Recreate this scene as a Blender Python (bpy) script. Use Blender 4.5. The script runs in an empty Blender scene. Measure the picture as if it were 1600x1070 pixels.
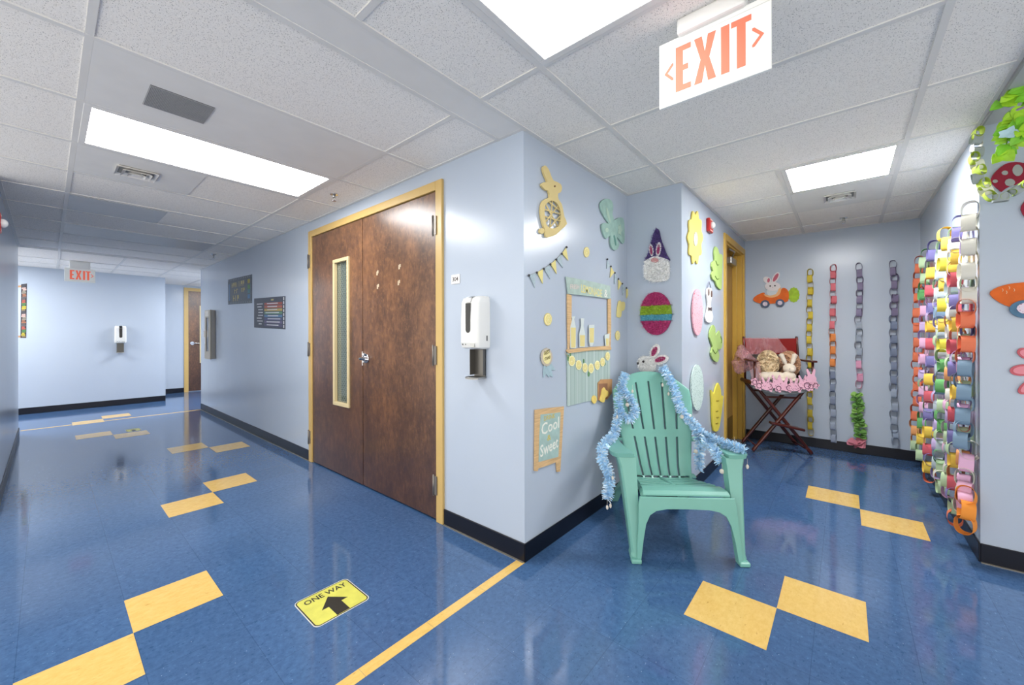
import bpy, bmesh, math, random
from mathutils import Vector, Matrix
from mathutils.geometry import tessellate_polygon
random.seed(7)
S = bpy.context.scene
COL = S.collection
PI = math.pi

# ------------------------------------------------------------------ camera
H = 2.3214                                   # ceiling height
CAM = Vector((1.31635, -1.64824, 1.21732))
yaw, pitch, roll = math.radians(40.0485), math.radians(0.0165), math.radians(-0.1669)
fwd = Vector((-math.sin(yaw)*math.cos(pitch), math.cos(yaw)*math.cos(pitch), math.sin(pitch)))
rt = Vector((math.cos(yaw), math.sin(yaw), 0)); up = rt.cross(fwd)
rt2 = rt*math.cos(roll)+up*math.sin(roll); up2 = up*math.cos(roll)-rt*math.sin(roll)
cd = bpy.data.cameras.new('camera'); cam = bpy.data.objects.new('camera', cd); COL.objects.link(cam)
m = Matrix((rt2, up2, -fwd)).transposed().to_4x4(); m.translation = CAM; cam.matrix_world = m
cd.sensor_width = 36; cd.sensor_fit = 'HORIZONTAL'; cd.lens = 613.68*36/1600
cd.shift_x = (800-803.56)/1600; cd.shift_y = (523.3-535)/1600
cd.clip_start = 0.02; cd.clip_end = 100
S.camera = cam

# ------------------------------------------------------------------ world, exposure
w = bpy.data.worlds.new('world'); S.world = w; w.use_nodes = True
w.node_tree.nodes['Background'].inputs[0].default_value = (1.0, 0.965, 0.905, 1)
w.node_tree.nodes['Background'].inputs[1].default_value = 2.1
S.view_settings.view_transform = 'Standard'; S.view_settings.look = 'None'
S.view_settings.gamma = 1; S.view_settings.use_curve_mapping = False
S.view_settings.exposure = 0.12
LAMP = 9.5                                 # strength of every lit ceiling panel

# ------------------------------------------------------------------ helpers
def lin(h):
    if isinstance(h, str):
        h = h.lstrip('#'); c = [int(h[i:i+2], 16)/255 for i in (0, 2, 4)]
    else: c = h
    return tuple((x/12.92 if x <= .04045 else ((x+.055)/1.055)**2.4) for x in c)+(1,)
MATS = {}
def mat(name, col, rough=.6, metal=0, bump=0, bscale=80, var=0, vscale=6, emit=0, alpha=1, coat=0, sheen=0, stretch=None, spec=.5):
    if name in MATS: return MATS[name]
    M = bpy.data.materials.new(name); M.use_nodes = True; nt = M.node_tree; n = nt.nodes; l = nt.links
    p = n['Principled BSDF']; c = lin(col)
    p.inputs['Base Color'].default_value = c; p.inputs['Roughness'].default_value = rough
    p.inputs['Metallic'].default_value = metal; p.inputs['Alpha'].default_value = alpha
    p.inputs['Coat Weight'].default_value = coat; p.inputs['Sheen Weight'].default_value = sheen
    p.inputs['Specular IOR Level'].default_value = spec
    if emit: p.inputs['Emission Color'].default_value = c; p.inputs['Emission Strength'].default_value = emit
    tc = n.new('ShaderNodeTexCoord'); mp = n.new('ShaderNodeMapping'); l.new(tc.outputs['Object'], mp.inputs[0])
    if stretch: mp.inputs['Scale'].default_value = stretch
    no = n.new('ShaderNodeTexNoise'); no.inputs['Scale'].default_value = vscale; no.inputs['Detail'].default_value = 5
    l.new(mp.outputs[0], no.inputs['Vector'])
    v = max(var, .03)
    r = n.new('ShaderNodeMapRange'); r.inputs['To Min'].default_value = 1-v; r.inputs['To Max'].default_value = 1+v
    r.inputs['From Min'].default_value = .3; r.inputs['From Max'].default_value = .7
    l.new(no.outputs[0], r.inputs[0])
    mx = n.new('ShaderNodeMix'); mx.data_type = 'RGBA'; mx.blend_type = 'MULTIPLY'; mx.inputs[0].default_value = 1
    mx.inputs[6].default_value = c; l.new(r.outputs[0], mx.inputs[7]); l.new(mx.outputs[2], p.inputs['Base Color'])
    if bump:
        nb = n.new('ShaderNodeTexNoise'); nb.inputs['Scale'].default_value = bscale; nb.inputs['Detail'].default_value = 2
        l.new(tc.outputs['Object'], nb.inputs['Vector'])
        b = n.new('ShaderNodeBump'); b.inputs['Strength'].default_value = bump; b.inputs['Distance'].default_value = .002
        l.new(nb.outputs[0], b.inputs['Height']); l.new(b.outputs[0], p.inputs['Normal'])
    MATS[name] = M; return M

class NT:
    """small node-tree writer"""
    def __init__(s, name, rough=.5):
        s.M = bpy.data.materials.new(name); s.M.use_nodes = True; s.n = s.M.node_tree.nodes; s.l = s.M.node_tree.links
        s.p = s.n['Principled BSDF']; s.p.inputs['Roughness'].default_value = rough
        g = s.n.new('ShaderNodeNewGeometry'); s.pos = g.outputs['Position']; s.nor = g.outputs['Normal']
    def map(s, scale=(1,1,1), loc=(0,0,0)):
        x = s.n.new('ShaderNodeMapping'); x.inputs['Scale'].default_value = scale; x.inputs['Location'].default_value = loc
        s.l.new(s.pos, x.inputs[0]); return x.outputs[0]
    def noise(s, vec, scale, detail=3, rough=.5):
        x = s.n.new('ShaderNodeTexNoise'); x.inputs['Scale'].default_value = scale; x.inputs['Detail'].default_value = detail
        x.inputs['Roughness'].default_value = rough; s.l.new(vec, x.inputs['Vector']); return x.outputs[0]
    def voro(s, vec, scale, feature='F1', out=0):
        x = s.n.new('ShaderNodeTexVoronoi'); x.feature = feature; x.inputs['Scale'].default_value = scale
        s.l.new(vec, x.inputs['Vector']); return x.outputs[out]
    def ramp(s, v, a, b, lo=0., hi=1.):
        x = s.n.new('ShaderNodeMapRange'); x.inputs['From Min'].default_value = a; x.inputs['From Max'].default_value = b
        x.inputs['To Min'].default_value = lo; x.inputs['To Max'].default_value = hi; s.l.new(v, x.inputs[0]); return x.outputs[0]
    def math(s, op, a, b=None):
        x = s.n.new('ShaderNodeMath'); x.operation = op
        for i, q in enumerate((a, b)):
            if q is None: continue
            if isinstance(q, (int, float)): x.inputs[i].default_value = q
            else: s.l.new(q, x.inputs[i])
        return x.outputs[0]
    def mix(s, f, a, b, mode='MIX'):
        x = s.n.new('ShaderNodeMix'); x.data_type = 'RGBA'; x.blend_type = mode
        for i, q in ((0, f), (6, a), (7, b)):
            if isinstance(q, (int, float)): x.inputs[i].default_value = q
            elif isinstance(q, tuple): x.inputs[i].default_value = q
            else: s.l.new(q, x.inputs[i])
        return x.outputs[2]
    def sep(s, v):
        x = s.n.new('ShaderNodeSeparateXYZ'); s.l.new(v, x.inputs[0]); return x.outputs
    def bump(s, h, strength=.2, dist=.002):
        x = s.n.new('ShaderNodeBump'); x.inputs['Strength'].default_value = strength; x.inputs['Distance'].default_value = dist
        s.l.new(h, x.inputs['Height']); s.l.new(x.outputs[0], s.p.inputs['Normal'])
    def base(s, c): s.l.new(c, s.p.inputs['Base Color'])

def wm(o):
    mm = Matrix.Identity(4)
    while o is not None: mm = o.matrix_basis @ mm; o = o.parent
    return mm

class MB:
    """collects faces; build() links them as ONE mesh object"""
    def __init__(s): s.v = []; s.f = []; s.mi = []; s.k = 0; s.sm = []
    def add(s, vs, fs, smooth=False):
        o = len(s.v); s.v += [tuple(x) for x in vs]
        for f in fs: s.f.append([o+i for i in f]); s.mi.append(s.k); s.sm.append(smooth)
        return s
    def box(s, a, b, M=None):
        (x0,y0,z0),(x1,y1,z1) = a, b
        vs = [Vector(q) for q in ((x0,y0,z0),(x1,y0,z0),(x1,y1,z0),(x0,y1,z0),(x0,y0,z1),(x1,y0,z1),(x1,y1,z1),(x0,y1,z1))]
        if M is not None: vs = [M @ q for q in vs]
        return s.add(vs, [(3,2,1,0),(4,5,6,7),(0,1,5,4),(1,2,6,5),(2,3,7,6),(3,0,4,7)])
    def loft(s, rings, caps=True, closed=True, smooth=True):
        n = len(rings[0]); vs = [p for r in rings for p in r]; fs = []
        for i in range(len(rings)-1):
            for j in range(n if closed else n-1):
                a = i*n+j; b = i*n+(j+1) % n; fs.append((a, b, b+n, a+n))
        s.add(vs, fs, smooth)
        if caps and closed:
            o = len(s.v)-len(vs)
            s.f.append([o+i for i in reversed(range(n))]); s.mi.append(s.k); s.sm.append(False)
            s.f.append([o+len(vs)-n+i for i in range(n)]); s.mi.append(s.k); s.sm.append(False)
        return s
    def tube(s, path, r, n=10, closed=False):
        P = [Vector(p) for p in path]; R = r if isinstance(r, (list, tuple)) else [r]*len(P); rings = []
        nn = None
        for i, p in enumerate(P):
            t = (P[min(i+1, len(P)-1)]-P[max(i-1, 0)])
            if closed: t = P[(i+1) % len(P)]-P[i-1]
            t.normalize()
            if nn is None: nn = t.orthogonal().normalized()
            nn = (nn-t*nn.dot(t)); nn = nn.normalized() if nn.length > 1e-6 else t.orthogonal().normalized()
            b = t.cross(nn)
            rings.append([p+(nn*math.cos(a)+b*math.sin(a))*R[i] for a in [2*PI*j/n for j in range(n)]])
        if closed: rings.append(rings[0]); return s.loft(rings, caps=False)
        return s.loft(rings)
    def ball(s, c, r, n=16, m=10, disp=None):
        c = Vector(c); rings = []
        r = r if isinstance(r, (tuple, list)) else (r, r, r)
        for i in range(1, m):
            th = PI*i/m; ring = []
            for j in range(n):
                ph = 2*PI*j/n; d = Vector((math.sin(th)*math.cos(ph), math.sin(th)*math.sin(ph), math.cos(th)))
                k = disp(d) if disp else 1
                ring.append(c+Vector((d.x*r[0], d.y*r[1], d.z*r[2]))*k)
            rings.append(ring)
        o = len(s.v); s.loft(rings, caps=False)
        top = len(s.v); s.v.append(tuple(c+Vector((0, 0, r[2])))); s.v.append(tuple(c-Vector((0, 0, r[2]))))
        for j in range(n):
            s.f.append([top, o+j, o+(j+1) % n][::-1]); s.mi.append(s.k); s.sm.append(True)
            b = o+(m-2)*n; s.f.append([top+1, b+(j+1) % n, b+j][::-1]); s.mi.append(s.k); s.sm.append(True)
        return s
    def cyl(s, p0, p1, r, n=20):
        return s.tube([p0, p1], r, n)
    def prism(s, plane, pts, d0, d1, holes=()):
        """outline (u,v) on a wall plane, extruded from d0 to d1 along its normal; open at the back where it meets the wall"""
        O, U, V, N = PLANES[plane]
        loops = [pts]+list(holes)
        flat = [p for lp in loops for p in lp]
        tris = tessellate_polygon([[Vector((p[0], p[1], 0)) for p in lp] for lp in loops])
        P = lambda p, d: O+U*p[0]+V*p[1]+N*d
        n = len(flat); vs = [P(p, d1) for p in flat]+[P(p, d0) for p in flat]
        fs = []
        for t in tris:
            a, b, c = [vs[i] for i in t]
            if (b-a).cross(c-a).dot(N) < 0: t = t[::-1]
            fs.append(tuple(t)); fs.append(tuple(i+n for i in t[::-1]))
        o = 0
        for lp in loops:
            m_ = len(lp)
            for i in range(m_): a = o+i; b = o+(i+1) % m_; fs.append((a, a+n, b+n, b))
            o += m_
        return s.add(vs, fs)
    def build(s, name, mats, parent=None, world=True, bevel=0, seg=2):
        me = bpy.data.meshes.new(name)
        vs = [Vector(q) for q in s.v]
        if parent is not None and world:
            inv = wm(parent).inverted(); vs = [inv @ q for q in vs]
        me.from_pydata(vs, [], s.f)
        for mm in (mats if isinstance(mats, (list, tuple)) else [mats]): me.materials.append(mm)
        for p, k, sm in zip(me.polygons, s.mi, s.sm): p.material_index = k; p.use_smooth = sm
        b = bmesh.new(); b.from_mesh(me); bmesh.ops.recalc_face_normals(b, faces=b.faces); b.to_mesh(me); b.free()
        o = bpy.data.objects.new(name, me); COL.objects.link(o)
        if parent is not None: o.parent = parent
        if bevel:
            bv = o.modifiers.new('bevel', 'BEVEL'); bv.width = bevel; bv.segments = seg; bv.limit_method = 'ANGLE'; bv.angle_limit = math.radians(40)
        return o

PLANES = {
 'lemon': (Vector((0,0,0)), Vector((0,1,0)), Vector((0,0,1)), Vector((1,0,0))),
 'stub':  (Vector((0,1.31,0)), Vector((1,0,0)), Vector((0,0,1)), Vector((0,-1,0))),
 'inner': (Vector((.415,0,0)), Vector((0,1,0)), Vector((0,0,1)), Vector((1,0,0))),
 'back':  (Vector((0,3.68,0)), Vector((1,0,0)), Vector((0,0,1)), Vector((0,-1,0))),
 'near':  (Vector((0,1.56,0)), Vector((1,0,0)), Vector((0,0,1)), Vector((0,-1,0))),
 'door':  (Vector((0,0,0)), Vector((1,0,0)), Vector((0,0,1)), Vector((0,-1,0))),
 'far':   (Vector((-8.5,0,0)), Vector((0,1,0)), Vector((0,0,1)), Vector((1,0,0))),
 'floor': (Vector((0,0,0)), Vector((1,0,0)), Vector((0,1,0)), Vector((0,0,1))),
}
def tag(o, label=None, cat=None, group=None, kind=None):
    if label: o['label'] = label
    if cat: o['category'] = cat
    if group: o['group'] = group
    if kind: o['kind'] = kind
    return o
def thing(name, label, cat, loc=(0,0,0), rz=0, group=None):
    o = bpy.data.objects.new(name, None); COL.objects.link(o); o.location = loc; o.rotation_euler = (0,0,rz)
    o.empty_display_size = .1
    return tag(o, label, cat, group)
def struct(o): o['kind'] = 'structure'; return o
def smooth(pts, k=3):
    """Catmull-Rom through a closed outline"""
    n = len(pts); out = []
    for i in range(n):
        p0, p1, p2, p3 = [Vector(pts[(i+j) % n]) for j in (-1, 0, 1, 2)]
        for q in range(k):
            t = q/k
            out.append(tuple(.5*((2*p1)+(-p0+p2)*t+(2*p0-5*p1+4*p2-p3)*t*t+(-p0+3*p1-3*p2+p3)*t**3)))
    return out
def spath(pts, k=6):
    P = [Vector(p) for p in pts]; P = [P[0]*2-P[1]]+P+[P[-1]*2-P[-2]]; out = []
    for i in range(1, len(P)-2):
        p0, p1, p2, p3 = P[i-1:i+3]
        for q in range(k):
            t = q/k; out.append(.5*((2*p1)+(-p0+p2)*t+(2*p0-5*p1+4*p2-p3)*t*t+(-p0+3*p1-3*p2+p3)*t**3))
    out.append(P[-2]); return out
def centre(lp): return (sum(p[0] for p in lp)/len(lp), sum(p[1] for p in lp)/len(lp))
def wallpt(plane, u, v, d=0):
    O, U, V, N = PLANES[plane]; return O+U*u+V*v+N*d
def text(mb, s, plane, x0, x1, y0, y1, d=.006, th=.0006, slant=0, flip=False, arc=0):
    """lettering as faces: fitted to the box x0..x1 by y0..y1 of a wall plane (slant = rise over the width)"""
    cu = bpy.data.curves.new('t', 'FONT'); cu.body = s; cu.extrude = 0; cu.offset = .012; cu.resolution_u = 2
    ob = bpy.data.objects.new('t', cu); COL.objects.link(ob)
    dg = bpy.context.evaluated_depsgraph_get(); dg.update()
    me = bpy.data.meshes.new_from_object(ob.evaluated_get(dg))
    bpy.data.objects.remove(ob); bpy.data.curves.remove(cu)
    xs = [v.co.x for v in me.vertices]; ys = [v.co.y for v in me.vertices]
    if not xs: return
    a, b, c, e = min(xs), max(xs), min(ys), max(ys)
    O, U, V, N = PLANES[plane]; vs = []
    for v in me.vertices:
        fx = (v.co.x-a)/(b-a); fy = (v.co.y-c)/(e-c)
        if flip: fx = 1-fx
        vs.append(O+U*(x0+(x1-x0)*fx)+V*(y0+(y1-y0)*fy+slant*fx+arc*4*fx*(1-fx))+N*d)
    n = len(vs); vs2 = [q+N*th for q in vs]
    fs = [tuple(p.vertices) for p in me.polygons]
    mb.add(vs2, fs)
    from collections import Counter
    ec = Counter(); 
    for f in fs:
        for i in range(len(f)): ec[tuple(sorted((f[i], f[(i+1) % len(f)])))] += 1
    mb.add(vs+vs2, [(i, j, j+n, i+n) for (i, j), c_ in ec.items() if c_ == 1])
    bpy.data.meshes.remove(me)
# outlines measured on each wall plane: (along the wall, height) in metres
T={"bunny_body":[[0.159,2.169],[0.155,2.152],[0.17,2.126],[0.198,2.097],[0.163,2.082],[0.14,2.064],[0.151,2.052],[0.181,2.043],[0.208,2.046],[0.22,2.015],[0.177,1.99],[0.147,1.965],[0.134,1.922],[0.139,1.879],[0.159,1.835],[0.174,1.816],[0.18,1.786],[0.199,1.776],[0.282,1.808],[0.34,1.85],[0.405,1.899],[0.375,1.938],[0.358,1.986],[0.341,2.01],[0.312,2.026],[0.308,2.057],[0.337,2.074],[0.35,2.102],[0.338,2.121],[0.3,2.124],[0.26,2.122],[0.236,2.142],[0.216,2.167],[0.193,2.18],[0.174,2.181]],
"bunny_hole":[[0.175,1.95],[0.195,1.972],[0.235,1.996],[0.279,2.001],[0.312,1.988],[0.333,1.965],[0.339,1.934],[0.332,1.895],[0.317,1.868],[0.266,1.842],[0.211,1.837],[0.184,1.854],[0.177,1.879],[0.17,1.913]],
"bunny_tail":[[0.174,1.81],[0.171,1.8],[0.162,1.793],[0.15,1.788],[0.138,1.788],[0.129,1.792],[0.126,1.8],[0.13,1.809],[0.138,1.817],[0.15,1.821],[0.162,1.822],[0.171,1.817]],
"bunny_eye":[[0.279,2.093],[0.277,2.088],[0.271,2.085],[0.266,2.085],[0.264,2.089],[0.266,2.093],[0.271,2.096],[0.277,2.096]],
"bunny_lat0":[[0.177,1.932],[0.332,1.942]],
"bunny_lat1":[[0.174,1.892],[0.334,1.9]],
"bunny_lat2":[[0.188,1.962],[0.307,1.862]],
"bunny_lat3":[[0.251,1.998],[0.226,1.84]],
"bunny_lat4":[[0.308,1.983],[0.184,1.863]],
"bunny_lat5":[[0.337,1.934],[0.226,1.84]],
"bunny_lat6":[[0.219,1.986],[0.332,1.961]],
"clover_top":[[0.843,2.135],[0.87,2.163],[0.924,2.19],[0.98,2.202],[1.023,2.198],[1.042,2.176],[1.042,2.141],[1.032,2.099],[1.066,2.066],[1.056,2.029],[0.983,2.013],[0.96,2.03],[0.914,2.05],[0.869,2.078],[0.845,2.106]],
"clover_right":[[1.007,2.018],[1.046,2.058],[1.086,2.08],[1.137,2.103],[1.199,2.117],[1.226,2.097],[1.236,2.048],[1.239,1.984],[1.23,1.931],[1.193,1.92],[1.146,1.939],[1.085,1.954],[1.016,1.963]],
"clover_left":[[0.86,1.987],[0.878,2.002],[0.923,2.018],[0.979,2.019],[1.036,2.011],[1.036,1.967],[0.969,1.928],[0.931,1.906],[0.9,1.917],[0.873,1.948]],
"clover_bottom":[[1.002,1.965],[1.046,1.991],[1.085,1.972],[1.11,1.932],[1.14,1.901],[1.115,1.865],[1.074,1.847],[1.03,1.849],[1.002,1.873],[0.995,1.911]],
"clover_star":[[1.193,2.023],[1.183,2.009],[1.172,2.002],[1.171,1.987],[1.164,1.971],[1.151,1.976],[1.144,1.986],[1.132,1.98],[1.118,1.98],[1.12,1.997],[1.127,2.01],[1.12,2.02],[1.118,2.036],[1.132,2.042],[1.144,2.041],[1.152,2.054],[1.165,2.064],[1.171,2.05],[1.172,2.036],[1.183,2.033]],
"clover_heart":[[0.962,1.974],[0.959,1.965],[0.949,1.957],[0.936,1.953],[0.923,1.952],[0.914,1.956],[0.911,1.964],[0.914,1.973],[0.924,1.981],[0.937,1.985],[0.949,1.986],[0.959,1.982]],
"clover_groove":[[0.937,2.133],[0.965,2.109],[0.998,2.051],[0.984,2.031],[0.946,2.075],[0.931,2.114]],
"clover_groove2":[[1.041,1.946],[1.065,1.951],[1.09,1.892],[1.07,1.884]],
"bunt_dots":[[0.034,1.541],[0.106,1.565],[0.171,1.594],[0.237,1.628],[0.298,1.665],[0.359,1.709],[0.413,1.758]],
"bunt_tips":[[0.089,1.479],[0.162,1.509],[0.236,1.544],[0.304,1.581],[0.374,1.625],[0.434,1.679]],
"bunt2_dots":[[0.956,1.763],[1.012,1.719],[1.076,1.679],[1.135,1.64],[1.204,1.611],[1.277,1.585],[1.354,1.567]],
"bunt2_tips":[[0.95,1.694],[1.003,1.636],[1.073,1.593],[1.138,1.558],[1.215,1.522],[1.283,1.503]],
"slice0":[[0.702,1.774],[0.701,1.765],[0.697,1.756],[0.691,1.747],[0.683,1.741],[0.674,1.736],[0.664,1.733],[0.654,1.733],[0.646,1.735],[0.638,1.739],[0.632,1.746],[0.629,1.753],[0.627,1.762],[0.629,1.771],[0.632,1.78],[0.638,1.789],[0.646,1.795],[0.655,1.8],[0.665,1.803],[0.674,1.804],[0.683,1.802],[0.691,1.797],[0.697,1.791],[0.701,1.783]],
"slice1":[[0.256,1.309],[0.254,1.3],[0.25,1.291],[0.244,1.283],[0.236,1.277],[0.227,1.273],[0.217,1.272],[0.207,1.273],[0.198,1.276],[0.19,1.282],[0.184,1.289],[0.18,1.298],[0.179,1.307],[0.18,1.316],[0.184,1.325],[0.19,1.333],[0.198,1.339],[0.207,1.343],[0.217,1.345],[0.227,1.344],[0.236,1.34],[0.244,1.335],[0.251,1.328],[0.255,1.319]],
"slice2":[[1.168,1.211],[1.167,1.202],[1.163,1.193],[1.157,1.185],[1.148,1.179],[1.139,1.176],[1.128,1.175],[1.118,1.176],[1.109,1.18],[1.101,1.186],[1.095,1.193],[1.091,1.202],[1.09,1.212],[1.091,1.221],[1.095,1.23],[1.101,1.237],[1.109,1.243],[1.119,1.247],[1.129,1.248],[1.139,1.247],[1.149,1.244],[1.157,1.238],[1.163,1.23],[1.167,1.221]],
"glass_a":[[1.136,1.467],[1.194,1.469],[1.19,1.36],[1.125,1.351],[1.11,1.371]],
"glass_b":[[1.197,1.467],[1.258,1.47],[1.255,1.419],[1.204,1.402]],
"rib_ros":[[0.26,1.088],[0.253,1.08],[0.254,1.071],[0.251,1.064],[0.243,1.059],[0.241,1.049],[0.23,1.048],[0.224,1.042],[0.216,1.039],[0.206,1.041],[0.197,1.036],[0.189,1.042],[0.179,1.042],[0.171,1.045],[0.165,1.052],[0.155,1.054],[0.153,1.064],[0.146,1.069],[0.143,1.077],[0.144,1.085],[0.138,1.093],[0.144,1.1],[0.143,1.109],[0.146,1.116],[0.153,1.121],[0.155,1.13],[0.165,1.132],[0.171,1.138],[0.18,1.141],[0.189,1.14],[0.198,1.145],[0.206,1.139],[0.216,1.14],[0.225,1.136],[0.231,1.13],[0.241,1.127],[0.243,1.118],[0.251,1.112],[0.255,1.104],[0.253,1.096]],
"rib_disc":[[0.238,1.089],[0.237,1.078],[0.233,1.069],[0.226,1.061],[0.218,1.055],[0.208,1.051],[0.198,1.051],[0.188,1.053],[0.179,1.057],[0.171,1.064],[0.165,1.072],[0.161,1.082],[0.16,1.092],[0.161,1.102],[0.165,1.112],[0.171,1.119],[0.179,1.125],[0.188,1.129],[0.199,1.13],[0.209,1.128],[0.218,1.124],[0.227,1.117],[0.233,1.109],[0.237,1.099]],
"rib_tail1":[[0.173,1.045],[0.244,1.036],[0.253,1.006],[0.223,0.971],[0.2,0.993],[0.179,0.982],[0.169,0.974],[0.165,1.012]],
"rib_tail2":[[0.223,1.052],[0.253,1.05],[0.292,1.008],[0.253,1.013],[0.265,0.97],[0.227,0.983]],
"rib_text":[[0.166,1.098],[0.23,1.119],[0.172,1.069],[0.23,1.088]],
"awning":[[0.399,1.574],[0.535,1.576],[0.743,1.577],[0.991,1.573],[0.993,1.479],[0.719,1.477],[0.421,1.471]],
"post_l":[[0.416,1.47],[0.467,1.465],[0.463,1.295],[0.438,1.131],[0.422,1.131],[0.417,1.294]],
"post_r":[[0.96,1.473],[1.007,1.486],[1.009,1.271],[0.999,1.13],[0.962,1.131]],
"counter":[[0.406,1.128],[0.717,1.136],[0.969,1.138],[1.004,1.124],[0.999,1.108],[0.717,1.113],[0.428,1.105],[0.404,1.116]],
"bottle_a":[[0.462,1.332],[0.508,1.336],[0.493,1.317],[0.511,1.27],[0.514,1.132],[0.448,1.133],[0.448,1.269],[0.471,1.317]],
"bottle_b":[[0.573,1.325],[0.618,1.326],[0.609,1.277],[0.63,1.222],[0.626,1.139],[0.559,1.138],[0.556,1.222],[0.58,1.276]],
"bottle_c":[[0.682,1.284],[0.755,1.286],[0.75,1.176],[0.728,1.142],[0.694,1.142],[0.681,1.177]],
"bottle_d":[[0.904,1.216],[0.982,1.228],[0.969,1.137],[0.917,1.137]],
"fill_a":[[0.453,1.264],[0.511,1.264],[0.507,1.137],[0.456,1.138]],
"fill_b":[[0.562,1.216],[0.626,1.216],[0.622,1.142],[0.565,1.143]],
"fill_c":[[0.687,1.264],[0.748,1.265],[0.744,1.165],[0.69,1.166]],
"fill_d":[[0.923,1.192],[0.966,1.191],[0.962,1.14],[0.927,1.141]],
"awn_text":[[0.44,1.504],[0.55,1.538],[0.556,1.546],[0.913,1.56],[0.913,1.491],[0.907,1.56]],
"panel":[[0.414,1.108],[0.621,1.112],[0.999,1.109],[0.998,0.893],[0.836,0.76],[0.706,0.774],[0.628,0.776],[0.42,0.777]],
"crate":[[0.803,0.885],[0.851,0.905],[1.017,0.893],[1.01,0.79],[0.935,0.755],[0.803,0.764]],
"crate_in":[[0.81,0.879],[0.941,0.869],[0.94,0.76],[0.809,0.767]],
"lemons":[[0.812,0.767],[0.836,0.801],[0.846,0.832],[0.88,0.847],[0.905,0.826],[0.94,0.81],[0.935,0.78],[0.895,0.771],[0.885,0.744],[0.85,0.746]],
"lone":[[0.787,0.773],[0.784,0.762],[0.776,0.754],[0.765,0.75],[0.751,0.749],[0.738,0.753],[0.727,0.761],[0.72,0.771],[0.717,0.782],[0.72,0.792],[0.727,0.8],[0.739,0.804],[0.752,0.805],[0.765,0.801],[0.777,0.794],[0.784,0.784]],
"gar0":[[0.504,1.053],[0.502,1.043],[0.497,1.034],[0.489,1.027],[0.478,1.023],[0.467,1.022],[0.455,1.024],[0.445,1.029],[0.437,1.037],[0.432,1.047],[0.43,1.057],[0.432,1.067],[0.437,1.076],[0.445,1.083],[0.456,1.087],[0.467,1.088],[0.478,1.086],[0.489,1.081],[0.497,1.073],[0.503,1.063]],
"gar1":[[0.586,1.022],[0.584,1.012],[0.579,1.004],[0.571,0.997],[0.561,0.993],[0.55,0.993],[0.539,0.995],[0.529,1.0],[0.521,1.008],[0.516,1.017],[0.515,1.026],[0.516,1.036],[0.521,1.045],[0.529,1.051],[0.539,1.055],[0.55,1.056],[0.561,1.054],[0.571,1.049],[0.579,1.041],[0.584,1.032]],
"gar2":[[0.662,0.999],[0.66,0.989],[0.655,0.981],[0.648,0.974],[0.639,0.97],[0.629,0.97],[0.619,0.972],[0.61,0.977],[0.603,0.984],[0.598,0.993],[0.597,1.003],[0.599,1.012],[0.603,1.021],[0.61,1.027],[0.619,1.031],[0.629,1.032],[0.639,1.03],[0.648,1.025],[0.656,1.018],[0.66,1.009]],
"gar3":[[0.746,0.99],[0.744,0.98],[0.739,0.971],[0.73,0.964],[0.72,0.96],[0.709,0.959],[0.698,0.962],[0.688,0.967],[0.681,0.975],[0.676,0.985],[0.674,0.995],[0.676,1.005],[0.681,1.014],[0.689,1.021],[0.699,1.025],[0.71,1.026],[0.721,1.024],[0.731,1.018],[0.739,1.01],[0.744,1.001]],
"gar4":[[0.834,1.005],[0.832,0.995],[0.827,0.987],[0.819,0.98],[0.809,0.976],[0.797,0.975],[0.786,0.978],[0.777,0.983],[0.769,0.99],[0.764,0.999],[0.762,1.009],[0.764,1.019],[0.769,1.028],[0.777,1.034],[0.787,1.038],[0.798,1.039],[0.809,1.037],[0.819,1.032],[0.827,1.024],[0.832,1.015]],
"gar5":[[0.908,1.024],[0.907,1.014],[0.902,1.006],[0.894,0.999],[0.885,0.995],[0.874,0.994],[0.864,0.996],[0.855,1.001],[0.848,1.009],[0.843,1.018],[0.842,1.028],[0.843,1.037],[0.848,1.046],[0.855,1.052],[0.865,1.056],[0.875,1.057],[0.885,1.055],[0.895,1.05],[0.902,1.043],[0.907,1.034]],
"gar6":[[0.987,1.061],[0.986,1.052],[0.98,1.043],[0.973,1.037],[0.963,1.033],[0.952,1.032],[0.941,1.034],[0.932,1.039],[0.924,1.046],[0.919,1.055],[0.918,1.064],[0.919,1.074],[0.924,1.082],[0.932,1.089],[0.942,1.093],[0.952,1.094],[0.963,1.092],[0.973,1.088],[0.981,1.08],[0.986,1.071]],
"gar_string":[[0.395,1.103],[0.429,1.083],[0.467,1.071],[0.55,1.038],[0.629,1.016],[0.71,1.011],[0.798,1.022],[0.875,1.043],[0.952,1.087]],
"leaf0":[[0.436,1.075],[0.434,1.063],[0.43,1.056],[0.424,1.056],[0.42,1.064],[0.418,1.076],[0.42,1.088],[0.424,1.095],[0.43,1.095],[0.435,1.087]],
"leaf1":[[0.625,1.046],[0.623,1.038],[0.619,1.033],[0.614,1.033],[0.61,1.039],[0.608,1.047],[0.61,1.055],[0.614,1.06],[0.619,1.059],[0.623,1.054]],
"leaf2":[[0.693,0.955],[0.691,0.945],[0.685,0.939],[0.677,0.939],[0.671,0.946],[0.669,0.957],[0.671,0.967],[0.677,0.973],[0.685,0.972],[0.691,0.965]],
"leaf3":[[0.923,1.01],[0.921,1.003],[0.915,1.0],[0.908,1.0],[0.902,1.005],[0.899,1.011],[0.902,1.018],[0.908,1.022],[0.915,1.021],[0.921,1.017]],
"leaf4":[[0.459,1.094],[0.458,1.089],[0.454,1.085],[0.449,1.085],[0.445,1.089],[0.444,1.095],[0.445,1.101],[0.449,1.104],[0.454,1.104],[0.458,1.1]],
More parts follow.
